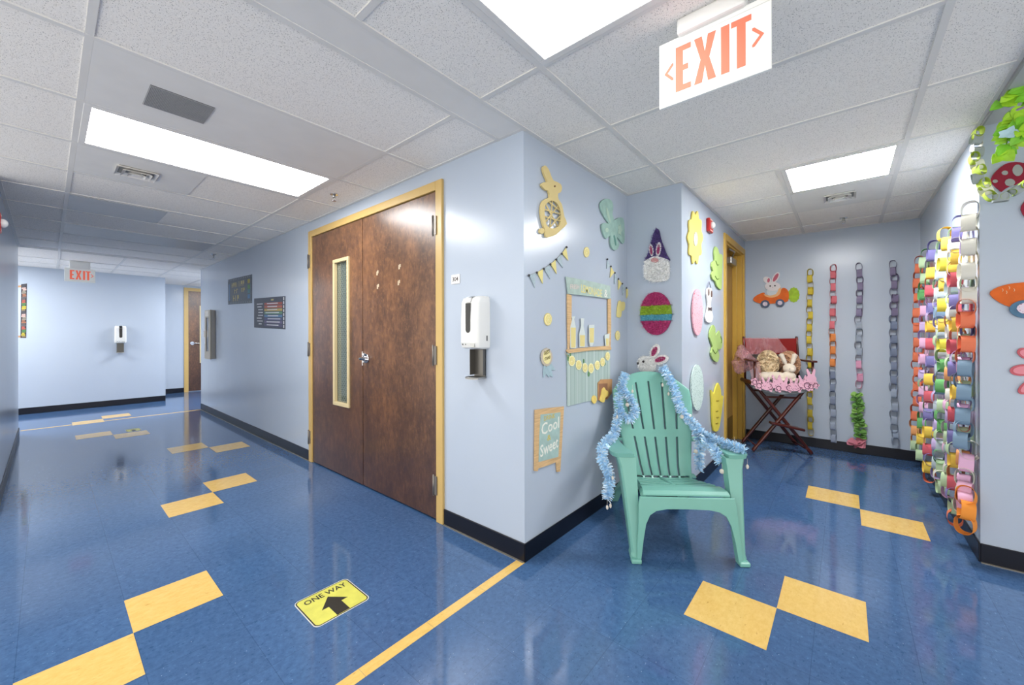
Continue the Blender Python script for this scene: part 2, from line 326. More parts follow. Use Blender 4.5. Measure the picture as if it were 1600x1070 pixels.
"sb_frame":[[0.085,0.804],[0.221,0.795],[0.376,0.782],[0.366,0.685],[0.352,0.55],[0.333,0.398],[0.299,0.404],[0.29,0.465],[0.196,0.468],[0.114,0.474],[0.107,0.46],[0.077,0.47],[0.08,0.618]],
"sb_board":[[0.134,0.771],[0.335,0.753],[0.327,0.635],[0.31,0.492],[0.114,0.51],[0.121,0.653]],
"sb_text":[[0.167,0.754],[0.273,0.737],[0.167,0.732],[0.141,0.723],[0.313,0.703],[0.141,0.644],[0.197,0.651],[0.244,0.642],[0.205,0.596],[0.122,0.622],[0.3,0.589],[0.125,0.53]],
"gn_hat":[[0.243,2.014],[0.258,1.994],[0.27,1.935],[0.289,1.878],[0.313,1.811],[0.334,1.774],[0.332,1.762],[0.274,1.777],[0.235,1.794],[0.195,1.787],[0.15,1.785],[0.18,1.839],[0.2,1.916],[0.22,1.978],[0.228,2.001]],
"gn_brim":[[0.149,1.776],[0.195,1.799],[0.235,1.806],[0.269,1.796],[0.327,1.768],[0.327,1.76],[0.274,1.77],[0.235,1.786],[0.2,1.781],[0.151,1.765]],
"gn_beard":[[0.148,1.762],[0.2,1.781],[0.235,1.782],[0.274,1.767],[0.327,1.756],[0.334,1.701],[0.331,1.643],[0.312,1.618],[0.234,1.614],[0.159,1.638],[0.146,1.687]],
"gn_nose":[[0.258,1.772],[0.256,1.765],[0.25,1.76],[0.241,1.757],[0.231,1.757],[0.22,1.76],[0.211,1.765],[0.205,1.771],[0.203,1.778],[0.205,1.785],[0.211,1.79],[0.22,1.793],[0.231,1.793],[0.241,1.79],[0.25,1.785],[0.256,1.779]],
"gn_ear1":[[0.219,1.854],[0.22,1.842],[0.219,1.832],[0.218,1.822],[0.215,1.815],[0.212,1.811],[0.208,1.809],[0.203,1.811],[0.199,1.816],[0.195,1.823],[0.192,1.833],[0.189,1.844],[0.187,1.855],[0.187,1.867],[0.187,1.878],[0.189,1.887],[0.192,1.894],[0.195,1.899],[0.199,1.9],[0.203,1.898],[0.208,1.894],[0.212,1.886],[0.215,1.877],[0.218,1.866]],
"gn_ear1i":[[0.212,1.852],[0.213,1.843],[0.213,1.836],[0.212,1.829],[0.211,1.824],[0.209,1.821],[0.207,1.82],[0.204,1.821],[0.202,1.824],[0.2,1.829],[0.198,1.836],[0.196,1.844],[0.195,1.853],[0.194,1.861],[0.194,1.869],[0.195,1.876],[0.196,1.881],[0.198,1.884],[0.2,1.885],[0.203,1.884],[0.205,1.88],[0.208,1.875],[0.21,1.868],[0.211,1.86]],
"gn_ear2":[[0.277,1.849],[0.274,1.836],[0.271,1.824],[0.267,1.814],[0.262,1.807],[0.257,1.803],[0.252,1.803],[0.247,1.806],[0.243,1.812],[0.24,1.821],[0.239,1.833],[0.238,1.845],[0.24,1.859],[0.242,1.872],[0.245,1.884],[0.25,1.894],[0.254,1.901],[0.259,1.904],[0.265,1.905],[0.269,1.902],[0.273,1.896],[0.276,1.886],[0.277,1.875],[0.278,1.862]],
"gn_ear2i":[[0.268,1.849],[0.266,1.839],[0.264,1.831],[0.262,1.824],[0.259,1.818],[0.256,1.815],[0.253,1.815],[0.251,1.817],[0.249,1.821],[0.247,1.827],[0.247,1.835],[0.247,1.845],[0.248,1.854],[0.249,1.864],[0.251,1.872],[0.254,1.879],[0.257,1.885],[0.26,1.888],[0.262,1.888],[0.265,1.886],[0.267,1.882],[0.268,1.876],[0.269,1.868],[0.269,1.858]],
"egg":[[0.348,1.371],[0.347,1.351],[0.344,1.331],[0.339,1.311],[0.332,1.293],[0.324,1.276],[0.314,1.261],[0.303,1.248],[0.291,1.236],[0.277,1.227],[0.263,1.22],[0.248,1.216],[0.233,1.215],[0.218,1.217],[0.202,1.221],[0.188,1.228],[0.174,1.237],[0.161,1.249],[0.149,1.263],[0.138,1.279],[0.13,1.297],[0.122,1.317],[0.117,1.337],[0.114,1.358],[0.113,1.38],[0.114,1.401],[0.118,1.423],[0.123,1.443],[0.13,1.462],[0.139,1.48],[0.15,1.495],[0.161,1.509],[0.175,1.52],[0.189,1.528],[0.203,1.534],[0.219,1.537],[0.234,1.538],[0.249,1.535],[0.264,1.53],[0.278,1.522],[0.292,1.512],[0.304,1.499],[0.315,1.485],[0.325,1.469],[0.333,1.451],[0.339,1.432],[0.344,1.412],[0.347,1.392]],
"egg_bands":[[0.234,1.437],[0.233,1.368],[0.233,1.321]],
"wb_head":[[0.099,1.035],[0.133,1.055],[0.178,1.052],[0.214,1.039],[0.232,1.004],[0.227,0.964],[0.214,0.941],[0.117,0.936],[0.098,0.961],[0.091,0.997]],
"wb_ear1":[[0.252,1.08],[0.245,1.067],[0.236,1.056],[0.226,1.048],[0.216,1.042],[0.207,1.04],[0.198,1.042],[0.191,1.047],[0.187,1.056],[0.185,1.067],[0.185,1.079],[0.188,1.093],[0.194,1.107],[0.201,1.12],[0.21,1.131],[0.22,1.139],[0.23,1.145],[0.239,1.147],[0.248,1.145],[0.254,1.139],[0.259,1.131],[0.261,1.12],[0.261,1.108],[0.258,1.094]],
"wb_ear1i":[[0.236,1.085],[0.231,1.076],[0.226,1.069],[0.22,1.063],[0.215,1.058],[0.209,1.057],[0.205,1.057],[0.202,1.06],[0.2,1.065],[0.2,1.072],[0.201,1.08],[0.203,1.089],[0.207,1.098],[0.212,1.107],[0.218,1.114],[0.223,1.12],[0.229,1.124],[0.234,1.126],[0.238,1.126],[0.241,1.123],[0.243,1.118],[0.243,1.111],[0.242,1.103],[0.24,1.094]],
"wb_ear2":[[0.323,1.049],[0.324,1.041],[0.321,1.031],[0.314,1.021],[0.304,1.012],[0.292,1.004],[0.278,0.998],[0.263,0.994],[0.249,0.992],[0.236,0.993],[0.224,0.997],[0.216,1.003],[0.212,1.011],[0.211,1.02],[0.214,1.03],[0.221,1.04],[0.231,1.049],[0.244,1.057],[0.258,1.063],[0.273,1.067],[0.287,1.068],[0.3,1.067],[0.311,1.063],[0.319,1.057]],
"wb_ear2i":[[0.303,1.047],[0.303,1.042],[0.301,1.037],[0.296,1.031],[0.289,1.026],[0.281,1.021],[0.271,1.018],[0.261,1.015],[0.252,1.013],[0.243,1.013],[0.236,1.014],[0.231,1.017],[0.228,1.021],[0.228,1.025],[0.231,1.031],[0.236,1.036],[0.243,1.041],[0.252,1.046],[0.261,1.05],[0.271,1.053],[0.28,1.054],[0.289,1.054],[0.296,1.053],[0.301,1.05]],
"wb_eye":[[0.15,1.013],[0.148,1.007],[0.144,1.003],[0.139,1.003],[0.135,1.006],[0.133,1.012],[0.135,1.018],[0.139,1.021],[0.144,1.021],[0.148,1.018]],
"wb_nose":[[0.103,0.998],[0.101,0.991],[0.096,0.987],[0.091,0.99],[0.089,0.997],[0.091,1.005],[0.096,1.008],[0.101,1.005]],
"flower":[[1.83,2.017],[1.823,1.998],[1.806,1.98],[1.789,1.965],[1.779,1.95],[1.779,1.934],[1.786,1.915],[1.79,1.894],[1.785,1.876],[1.769,1.863],[1.748,1.857],[1.727,1.854],[1.712,1.848],[1.703,1.833],[1.697,1.812],[1.688,1.791],[1.674,1.778],[1.657,1.777],[1.639,1.785],[1.623,1.795],[1.61,1.798],[1.596,1.791],[1.58,1.777],[1.563,1.764],[1.547,1.761],[1.534,1.77],[1.526,1.788],[1.521,1.806],[1.513,1.817],[1.5,1.819],[1.481,1.817],[1.463,1.816],[1.45,1.823],[1.446,1.839],[1.45,1.86],[1.456,1.879],[1.456,1.894],[1.448,1.904],[1.434,1.913],[1.42,1.924],[1.415,1.939],[1.42,1.956],[1.434,1.972],[1.449,1.987],[1.457,2.0],[1.457,2.015],[1.451,2.032],[1.448,2.051],[1.452,2.069],[1.465,2.081],[1.484,2.087],[1.502,2.091],[1.516,2.099],[1.524,2.113],[1.53,2.133],[1.538,2.154],[1.551,2.168],[1.567,2.171],[1.584,2.165],[1.6,2.156],[1.613,2.154],[1.627,2.163],[1.643,2.179],[1.661,2.194],[1.679,2.199],[1.692,2.191],[1.701,2.173],[1.707,2.154],[1.715,2.143],[1.73,2.142],[1.751,2.147],[1.772,2.149],[1.788,2.143],[1.792,2.126],[1.788,2.103],[1.781,2.081],[1.78,2.065],[1.79,2.054],[1.807,2.045],[1.823,2.033]],
"flower_c":[[1.661,1.972],[1.659,1.957],[1.653,1.943],[1.644,1.929],[1.632,1.919],[1.619,1.911],[1.605,1.906],[1.591,1.906],[1.578,1.909],[1.567,1.916],[1.558,1.926],[1.553,1.938],[1.552,1.952],[1.554,1.966],[1.559,1.98],[1.568,1.993],[1.579,2.004],[1.592,2.012],[1.606,2.017],[1.62,2.018],[1.633,2.015],[1.645,2.008],[1.653,1.998],[1.659,1.986]],
"strobe":[[1.907,2.21],[2.147,2.258],[2.145,2.102],[1.905,2.057]],
"g1":[[2.231,2.01],[2.325,2.0],[2.367,1.965],[2.486,1.973],[2.484,1.864],[2.465,1.754],[2.451,1.655],[2.385,1.639],[2.259,1.664],[2.219,1.696],[2.121,1.706],[2.083,1.742],[2.141,1.779],[2.095,1.813],[2.123,1.857],[2.201,1.883],[2.182,1.946]],
"pegg":[[1.802,1.399],[1.799,1.362],[1.79,1.327],[1.776,1.294],[1.758,1.266],[1.735,1.243],[1.71,1.225],[1.684,1.215],[1.656,1.212],[1.629,1.215],[1.604,1.225],[1.581,1.242],[1.561,1.264],[1.545,1.29],[1.533,1.32],[1.526,1.353],[1.524,1.387],[1.527,1.422],[1.534,1.455],[1.547,1.486],[1.564,1.514],[1.584,1.538],[1.607,1.556],[1.633,1.569],[1.66,1.574],[1.687,1.573],[1.714,1.565],[1.739,1.55],[1.76,1.529],[1.778,1.502],[1.792,1.47],[1.8,1.436]],
"sb_b":[[2.018,1.614],[2.057,1.62],[2.098,1.604],[2.097,1.545],[2.073,1.522],[2.056,1.467],[2.106,1.407],[2.13,1.372],[2.088,1.331],[1.988,1.32],[1.908,1.331],[1.893,1.365],[1.931,1.4],[1.964,1.462],[1.952,1.513],[1.933,1.555],[1.953,1.608],[1.991,1.616],[2.007,1.57]],
"sb_ears":[[1.997,1.578],[1.994,1.56],[1.984,1.548],[1.972,1.547],[1.962,1.557],[1.959,1.574],[1.963,1.592],[1.972,1.604],[1.984,1.605],[1.994,1.595]],
"sb_ears2":[[2.098,1.572],[2.093,1.554],[2.081,1.542],[2.066,1.541],[2.054,1.551],[2.05,1.569],[2.055,1.587],[2.067,1.599],[2.081,1.6],[2.093,1.59]],
"sb_bow":[[1.964,1.449],[2.016,1.443],[2.062,1.454],[2.062,1.423],[2.015,1.432],[1.963,1.419]],
"sb_string":[[1.953,1.61],[2.018,1.671],[2.074,1.619]],
"g2":[[2.139,1.302],[2.209,1.274],[2.227,1.21],[2.357,1.253],[2.415,1.2],[2.473,1.161],[2.453,1.094],[2.336,1.079],[2.262,1.09],[2.354,1.031],[2.316,0.976],[2.242,0.969],[2.118,1.004],[2.058,1.06],[2.12,1.112],[2.019,1.193],[2.053,1.264]],
"megg":[[1.819,0.782],[1.816,0.745],[1.805,0.711],[1.788,0.681],[1.766,0.656],[1.739,0.636],[1.709,0.623],[1.677,0.618],[1.645,0.619],[1.613,0.627],[1.582,0.642],[1.555,0.662],[1.531,0.687],[1.512,0.716],[1.498,0.748],[1.49,0.782],[1.487,0.816],[1.49,0.85],[1.499,0.881],[1.514,0.91],[1.534,0.935],[1.558,0.956],[1.586,0.97],[1.616,0.979],[1.648,0.98],[1.681,0.975],[1.713,0.962],[1.742,0.943],[1.769,0.918],[1.79,0.889],[1.807,0.855],[1.816,0.819]],
"carrot":[[2.064,0.737],[2.149,0.691],[2.221,0.738],[2.313,0.775],[2.408,0.699],[2.427,0.64],[2.507,0.63],[2.453,0.511],[2.385,0.407],[2.308,0.341],[2.145,0.367],[2.095,0.492],[2.086,0.618]],
"bc_body":[[0.499,1.63],[0.525,1.664],[0.571,1.69],[0.611,1.699],[0.621,1.669],[0.66,1.649],[0.714,1.648],[0.753,1.672],[0.772,1.716],[0.786,1.738],[0.814,1.733],[0.838,1.7],[0.845,1.654],[0.84,1.603],[0.819,1.579],[0.723,1.57],[0.645,1.568],[0.565,1.578],[0.519,1.599]],
"bc_rim":[[0.606,1.685],[0.621,1.657],[0.66,1.639],[0.714,1.639],[0.757,1.666],[0.774,1.722],[0.767,1.745],[0.748,1.724],[0.724,1.674],[0.665,1.66],[0.626,1.675]],
"bc_leaf":[[0.942,1.65],[0.94,1.642],[0.937,1.634],[0.935,1.627],[0.936,1.617],[0.935,1.608],[0.931,1.603],[0.925,1.599],[0.922,1.594],[0.919,1.585],[0.915,1.578],[0.91,1.577],[0.904,1.578],[0.899,1.577],[0.894,1.571],[0.888,1.568],[0.883,1.572],[0.878,1.578],[0.873,1.58],[0.867,1.579],[0.861,1.581],[0.858,1.589],[0.855,1.598],[0.852,1.604],[0.846,1.608],[0.841,1.614],[0.84,1.623],[0.841,1.633],[0.84,1.641],[0.836,1.649],[0.834,1.658],[0.836,1.666],[0.84,1.674],[0.841,1.682],[0.841,1.691],[0.842,1.7],[0.846,1.706],[0.852,1.709],[0.856,1.715],[0.858,1.723],[0.862,1.73],[0.868,1.731],[0.874,1.73],[0.879,1.731],[0.883,1.737],[0.889,1.74],[0.894,1.736],[0.899,1.73],[0.904,1.727],[0.91,1.728],[0.916,1.726],[0.92,1.719],[0.922,1.71],[0.925,1.704],[0.931,1.699],[0.935,1.693],[0.936,1.684],[0.936,1.675],[0.937,1.667],[0.94,1.659]],
"bc_torso":[[0.636,1.727],[0.748,1.718],[0.743,1.672],[0.714,1.651],[0.665,1.652],[0.645,1.673]],
"bc_head":[[0.767,1.757],[0.765,1.745],[0.76,1.735],[0.751,1.726],[0.739,1.719],[0.725,1.713],[0.709,1.711],[0.692,1.711],[0.675,1.713],[0.659,1.718],[0.645,1.726],[0.633,1.735],[0.623,1.746],[0.618,1.757],[0.616,1.769],[0.618,1.781],[0.624,1.791],[0.633,1.801],[0.645,1.808],[0.659,1.813],[0.676,1.815],[0.692,1.815],[0.709,1.812],[0.725,1.807],[0.739,1.8],[0.751,1.79],[0.76,1.78],[0.765,1.768]],
"bc_ear1":[[0.678,1.813],[0.673,1.806],[0.665,1.802],[0.656,1.8],[0.647,1.8],[0.636,1.804],[0.626,1.81],[0.617,1.818],[0.61,1.827],[0.604,1.838],[0.601,1.849],[0.601,1.859],[0.604,1.868],[0.609,1.874],[0.616,1.879],[0.625,1.881],[0.635,1.88],[0.646,1.877],[0.656,1.871],[0.665,1.862],[0.672,1.853],[0.677,1.842],[0.68,1.832],[0.68,1.822]],
"bc_ear1i":[[0.666,1.832],[0.664,1.826],[0.662,1.82],[0.659,1.815],[0.656,1.812],[0.652,1.811],[0.649,1.811],[0.646,1.813],[0.643,1.816],[0.641,1.821],[0.64,1.827],[0.64,1.834],[0.641,1.84],[0.642,1.847],[0.645,1.852],[0.648,1.857],[0.651,1.86],[0.654,1.862],[0.658,1.861],[0.661,1.859],[0.663,1.856],[0.665,1.851],[0.666,1.845],[0.667,1.839]],
"bc_ear2":[[0.745,1.842],[0.737,1.828],[0.727,1.816],[0.717,1.808],[0.707,1.803],[0.698,1.802],[0.691,1.805],[0.686,1.812],[0.683,1.823],[0.683,1.836],[0.686,1.851],[0.691,1.866],[0.698,1.881],[0.707,1.895],[0.716,1.907],[0.726,1.915],[0.736,1.92],[0.745,1.921],[0.752,1.917],[0.757,1.91],[0.76,1.9],[0.76,1.887],[0.757,1.872],[0.753,1.857]],
"bc_ear2i":[[0.736,1.85],[0.729,1.839],[0.722,1.83],[0.715,1.823],[0.708,1.818],[0.703,1.817],[0.698,1.818],[0.695,1.823],[0.694,1.83],[0.695,1.839],[0.698,1.85],[0.702,1.862],[0.708,1.873],[0.714,1.884],[0.721,1.893],[0.728,1.9],[0.735,1.905],[0.741,1.906],[0.745,1.904],[0.748,1.9],[0.749,1.893],[0.748,1.884],[0.745,1.873],[0.741,1.862]],
"bc_w0":[[0.664,1.564],[0.662,1.553],[0.658,1.543],[0.651,1.534],[0.642,1.527],[0.632,1.523],[0.62,1.522],[0.609,1.524],[0.598,1.529],[0.589,1.537],[0.582,1.546],[0.578,1.557],[0.576,1.569],[0.578,1.581],[0.582,1.591],[0.589,1.6],[0.598,1.607],[0.609,1.61],[0.62,1.611],[0.632,1.609],[0.642,1.604],[0.651,1.596],[0.658,1.587],[0.662,1.576]],
"bc_h0":[[0.644,1.565],[0.642,1.556],[0.637,1.548],[0.629,1.544],[0.62,1.542],[0.611,1.544],[0.603,1.55],[0.598,1.558],[0.596,1.568],[0.598,1.577],[0.603,1.585],[0.611,1.59],[0.62,1.591],[0.63,1.589],[0.637,1.583],[0.642,1.575]],
"bc_w1":[[0.804,1.568],[0.802,1.557],[0.798,1.547],[0.791,1.538],[0.783,1.532],[0.773,1.528],[0.762,1.527],[0.751,1.529],[0.741,1.534],[0.732,1.541],[0.725,1.551],[0.721,1.562],[0.72,1.573],[0.721,1.584],[0.725,1.595],[0.732,1.603],[0.741,1.61],[0.751,1.613],[0.762,1.614],[0.773,1.612],[0.783,1.607],[0.792,1.6],[0.798,1.59],[0.802,1.58]],
"bc_h1":[[0.785,1.569],[0.783,1.56],[0.778,1.553],[0.771,1.548],[0.762,1.547],[0.753,1.549],[0.746,1.554],[0.741,1.563],[0.739,1.572],[0.741,1.581],[0.746,1.589],[0.753,1.593],[0.762,1.595],[0.771,1.592],[0.778,1.587],[0.783,1.579]],
"bc_e0":[[0.677,1.768],[0.674,1.762],[0.669,1.76],[0.663,1.763],[0.661,1.77],[0.663,1.776],[0.669,1.778],[0.674,1.775]],
"bc_e1":[[0.722,1.768],[0.72,1.762],[0.714,1.759],[0.709,1.763],[0.706,1.769],[0.709,1.776],[0.714,1.778],[0.72,1.775]],
"bc_n":[[0.699,1.752],[0.697,1.749],[0.694,1.748],[0.69,1.749],[0.689,1.753],[0.69,1.756],[0.694,1.757],[0.697,1.755]],
"carcar":[[1.904,1.425],[1.917,1.451],[1.956,1.471],[2.019,1.479],[2.117,1.473],[2.192,1.421],[2.201,1.358],[2.173,1.319],[2.098,1.316],[1.987,1.347],[1.934,1.383]],
"cc_wheel":[[2.074,1.339],[2.073,1.328],[2.067,1.317],[2.059,1.308],[2.048,1.301],[2.036,1.297],[2.022,1.296],[2.008,1.298],[1.996,1.303],[1.984,1.311],[1.976,1.321],[1.97,1.332],[1.968,1.344],[1.97,1.356],[1.976,1.367],[1.985,1.376],[1.996,1.383],[2.009,1.387],[2.022,1.387],[2.036,1.385],[2.049,1.38],[2.059,1.372],[2.068,1.362],[2.073,1.351]],
"cc_hub":[[2.061,1.343],[2.058,1.332],[2.051,1.323],[2.039,1.317],[2.026,1.316],[2.013,1.318],[2.002,1.325],[1.994,1.335],[1.991,1.346],[1.994,1.358],[2.002,1.367],[2.013,1.373],[2.026,1.374],[2.04,1.371],[2.051,1.364],[2.058,1.354]],
"pf0":[[2.065,1.1],[2.063,1.093],[2.058,1.088],[2.052,1.084],[2.044,1.082],[2.035,1.083],[2.025,1.085],[2.016,1.09],[2.008,1.096],[2.002,1.103],[1.997,1.111],[1.994,1.119],[1.994,1.127],[1.997,1.134],[2.001,1.14],[2.008,1.144],[2.016,1.145],[2.025,1.145],[2.035,1.142],[2.043,1.138],[2.051,1.131],[2.058,1.124],[2.062,1.116],[2.065,1.108]],
"pfi0":[[2.057,1.103],[2.056,1.099],[2.052,1.095],[2.047,1.093],[2.041,1.092],[2.034,1.092],[2.027,1.094],[2.02,1.098],[2.013,1.102],[2.008,1.107],[2.004,1.113],[2.002,1.119],[2.002,1.124],[2.004,1.129],[2.008,1.133],[2.013,1.135],[2.019,1.136],[2.026,1.135],[2.033,1.133],[2.04,1.13],[2.046,1.125],[2.051,1.12],[2.055,1.114],[2.057,1.109]],
"pf1":[[2.056,1.037],[2.055,1.029],[2.051,1.022],[2.044,1.015],[2.036,1.009],[2.025,1.005],[2.014,1.002],[2.003,1.001],[1.993,1.003],[1.983,1.006],[1.976,1.011],[1.972,1.018],[1.97,1.026],[1.971,1.033],[1.975,1.041],[1.982,1.048],[1.991,1.054],[2.002,1.058],[2.013,1.061],[2.024,1.061],[2.034,1.06],[2.043,1.056],[2.05,1.051],[2.054,1.044]],
"pfi1":[[2.047,1.036],[2.046,1.031],[2.043,1.025],[2.037,1.021],[2.031,1.016],[2.023,1.013],[2.014,1.011],[2.005,1.011],[1.997,1.012],[1.99,1.014],[1.985,1.017],[1.981,1.022],[1.98,1.027],[1.981,1.032],[1.984,1.038],[1.989,1.042],[1.996,1.047],[2.004,1.05],[2.013,1.051],[2.022,1.052],[2.03,1.051],[2.037,1.049],[2.042,1.045],[2.045,1.041]],
"pf2":[[2.061,0.978],[2.062,0.971],[2.061,0.962],[2.058,0.952],[2.053,0.941],[2.046,0.932],[2.038,0.923],[2.03,0.916],[2.021,0.911],[2.013,0.908],[2.006,0.908],[2.001,0.911],[1.997,0.917],[1.996,0.924],[1.997,0.933],[2.001,0.944],[2.006,0.954],[2.013,0.964],[2.021,0.973],[2.03,0.98],[2.038,0.985],[2.046,0.987],[2.053,0.986],[2.058,0.983]],
"pfi2":[[2.054,0.971],[2.055,0.966],[2.054,0.96],[2.051,0.953],[2.047,0.945],[2.042,0.938],[2.036,0.931],[2.029,0.925],[2.022,0.921],[2.016,0.919],[2.011,0.918],[2.007,0.92],[2.004,0.924],[2.004,0.929],[2.005,0.935],[2.008,0.943],[2.012,0.95],[2.017,0.958],[2.024,0.965],[2.03,0.97],[2.037,0.974],[2.043,0.977],[2.048,0.977],[2.052,0.975]],
"pf3":[[2.092,1.141],[2.091,1.126],[2.089,1.112],[2.086,1.1],[2.083,1.091],[2.078,1.085],[2.074,1.083],[2.069,1.085],[2.065,1.09],[2.061,1.099],[2.058,1.111],[2.057,1.125],[2.056,1.14],[2.057,1.155],[2.059,1.169],[2.061,1.181],[2.065,1.191],[2.069,1.196],[2.074,1.198],[2.079,1.196],[2.083,1.191],[2.086,1.181],[2.089,1.17],[2.091,1.156]],
"pfi3":[[2.088,1.141],[2.087,1.131],[2.086,1.121],[2.084,1.113],[2.081,1.107],[2.077,1.103],[2.074,1.101],[2.07,1.103],[2.067,1.106],[2.064,1.113],[2.062,1.121],[2.061,1.13],[2.06,1.14],[2.061,1.151],[2.062,1.16],[2.064,1.168],[2.067,1.175],[2.07,1.178],[2.074,1.18],[2.078,1.179],[2.081,1.175],[2.084,1.168],[2.086,1.16],[2.087,1.151]],
"pf4":[[2.095,0.928],[2.094,0.913],[2.093,0.899],[2.09,0.887],[2.086,0.877],[2.082,0.871],[2.077,0.868],[2.073,0.87],[2.068,0.875],[2.065,0.884],[2.062,0.896],[2.06,0.909],[2.06,0.924],[2.06,0.939],[2.062,0.954],[2.065,0.966],[2.069,0.975],[2.073,0.981],[2.078,0.984],[2.082,0.982],[2.086,0.977],[2.09,0.968],[2.093,0.956],[2.094,0.942]],
"pfi4":[[2.091,0.927],[2.091,0.917],[2.089,0.908],[2.087,0.899],[2.084,0.893],[2.081,0.888],[2.077,0.887],[2.074,0.888],[2.07,0.891],[2.068,0.897],[2.065,0.905],[2.064,0.915],[2.064,0.925],[2.064,0.935],[2.065,0.945],[2.068,0.953],[2.071,0.959],[2.074,0.964],[2.078,0.965],[2.081,0.964],[2.084,0.961],[2.087,0.955],[2.089,0.947],[2.091,0.937]],
"lady":[[1.908,2.03],[1.927,2.069],[1.957,2.097],[1.991,2.098],[2.02,2.083],[2.08,2.047],[2.118,1.963],[2.099,1.921],[2.04,1.967],[1.978,1.982],[1.946,1.957],[1.936,1.969],[1.918,1.997]],
"ls0":[[1.966,2.048],[1.965,2.044],[1.962,2.04],[1.957,2.039],[1.953,2.041],[1.948,2.044],[1.946,2.049],[1.944,2.054],[1.946,2.059],[1.949,2.062],[1.953,2.063],[1.958,2.062],[1.962,2.059],[1.965,2.054]],
"ls1":[[1.932,2.014],[1.931,2.01],[1.928,2.008],[1.925,2.007],[1.921,2.008],[1.917,2.011],[1.915,2.014],[1.914,2.018],[1.915,2.022],[1.917,2.024],[1.921,2.025],[1.925,2.024],[1.928,2.022],[1.931,2.018]],
"ls2":[[2.014,2.049],[2.012,2.036],[2.007,2.027],[2.001,2.023],[1.993,2.025],[1.987,2.033],[1.982,2.044],[1.98,2.058],[1.982,2.07],[1.987,2.079],[1.993,2.083],[2.001,2.081],[2.007,2.073],[2.012,2.062]],
"ls3":[[1.989,1.993],[1.987,1.985],[1.982,1.979],[1.976,1.977],[1.968,1.979],[1.961,1.984],[1.957,1.992],[1.955,2.001],[1.957,2.01],[1.961,2.015],[1.968,2.017],[1.976,2.015],[1.982,2.01],[1.987,2.002]],
"redleaf":[[2.007,1.851],[2.015,1.882],[2.032,1.904],[2.064,1.89],[2.069,1.815],[2.027,1.801]],
"post1":[[-5.347,2.011],[-4.339,1.985],[-4.342,1.628],[-5.342,1.658]],
"post2":[[-4.259,1.678],[-3.278,1.644],[-3.28,1.286],[-4.262,1.321]],
"fposter":[[-1.906,2.032],[-1.85,2.048],[-1.858,1.194],[-1.914,1.195]],
"oneway":[[-0.598,-0.933],[-0.608,-0.684],[-0.366,-0.686],[-0.367,-0.93]],
"arrow":[[-0.528,-0.805],[-0.456,-0.752],[-0.449,-0.771],[-0.374,-0.777],[-0.369,-0.837],[-0.442,-0.837],[-0.454,-0.861]],
"oneway_t":[[-0.572,-0.902],[-0.581,-0.7],[-0.546,-0.899],[-0.548,-0.702]],
"oneway2":[[-5.839,-1.1],[-5.855,-0.866],[-5.658,-0.863],[-5.633,-1.099]]}


# ------------------------------------------------------------------ surface materials
def wall_material():
    t = NT('painted_wall', .24)
    a = t.noise(t.pos, 1.3, 3); c = t.mix(t.ramp(a, .3, .7, .0, 1.), lin('#B0BBCA'), lin('#B4BFCD'))
    sc = t.noise(t.map((1, 1, 1)), 9, 6, .7); c = t.mix(t.ramp(sc, .66, .72, 0, .25), c, lin('#A2ABBA'))
    t.base(c); t.bump(t.noise(t.pos, 130, 2), .16, .0016)
    t.p.inputs['Specular IOR Level'].default_value = .5
    return t.M
M_WALL = wall_material()
def ceiling_material():
    t = NT('acoustic_tile', .95)
    s = t.sep(t.pos)
    n1 = t.voro(t.pos, 165); n2 = t.noise(t.pos, 110, 3, .6)
    holes = t.math('MULTIPLY', t.ramp(n1, .14, .30, 1, 0), t.ramp(n2, .36, .48, 0, 1))
    fine = t.ramp(t.noise(t.pos, 260, 2), .35, .65, .93, 1.04)
    base = t.mix(1., lin('#F4F0EA'), fine, 'MULTIPLY')
    c = t.mix(t.math('MULTIPLY', holes, .8), base, lin('#6E6A66'))
    t.base(c); t.bump(t.math('SUBTRACT', t.noise(t.pos, 260, 2), holes), .35, .002)
    t.p.inputs['Specular IOR Level'].default_value = .2
    return t.M
M_TILE = ceiling_material()
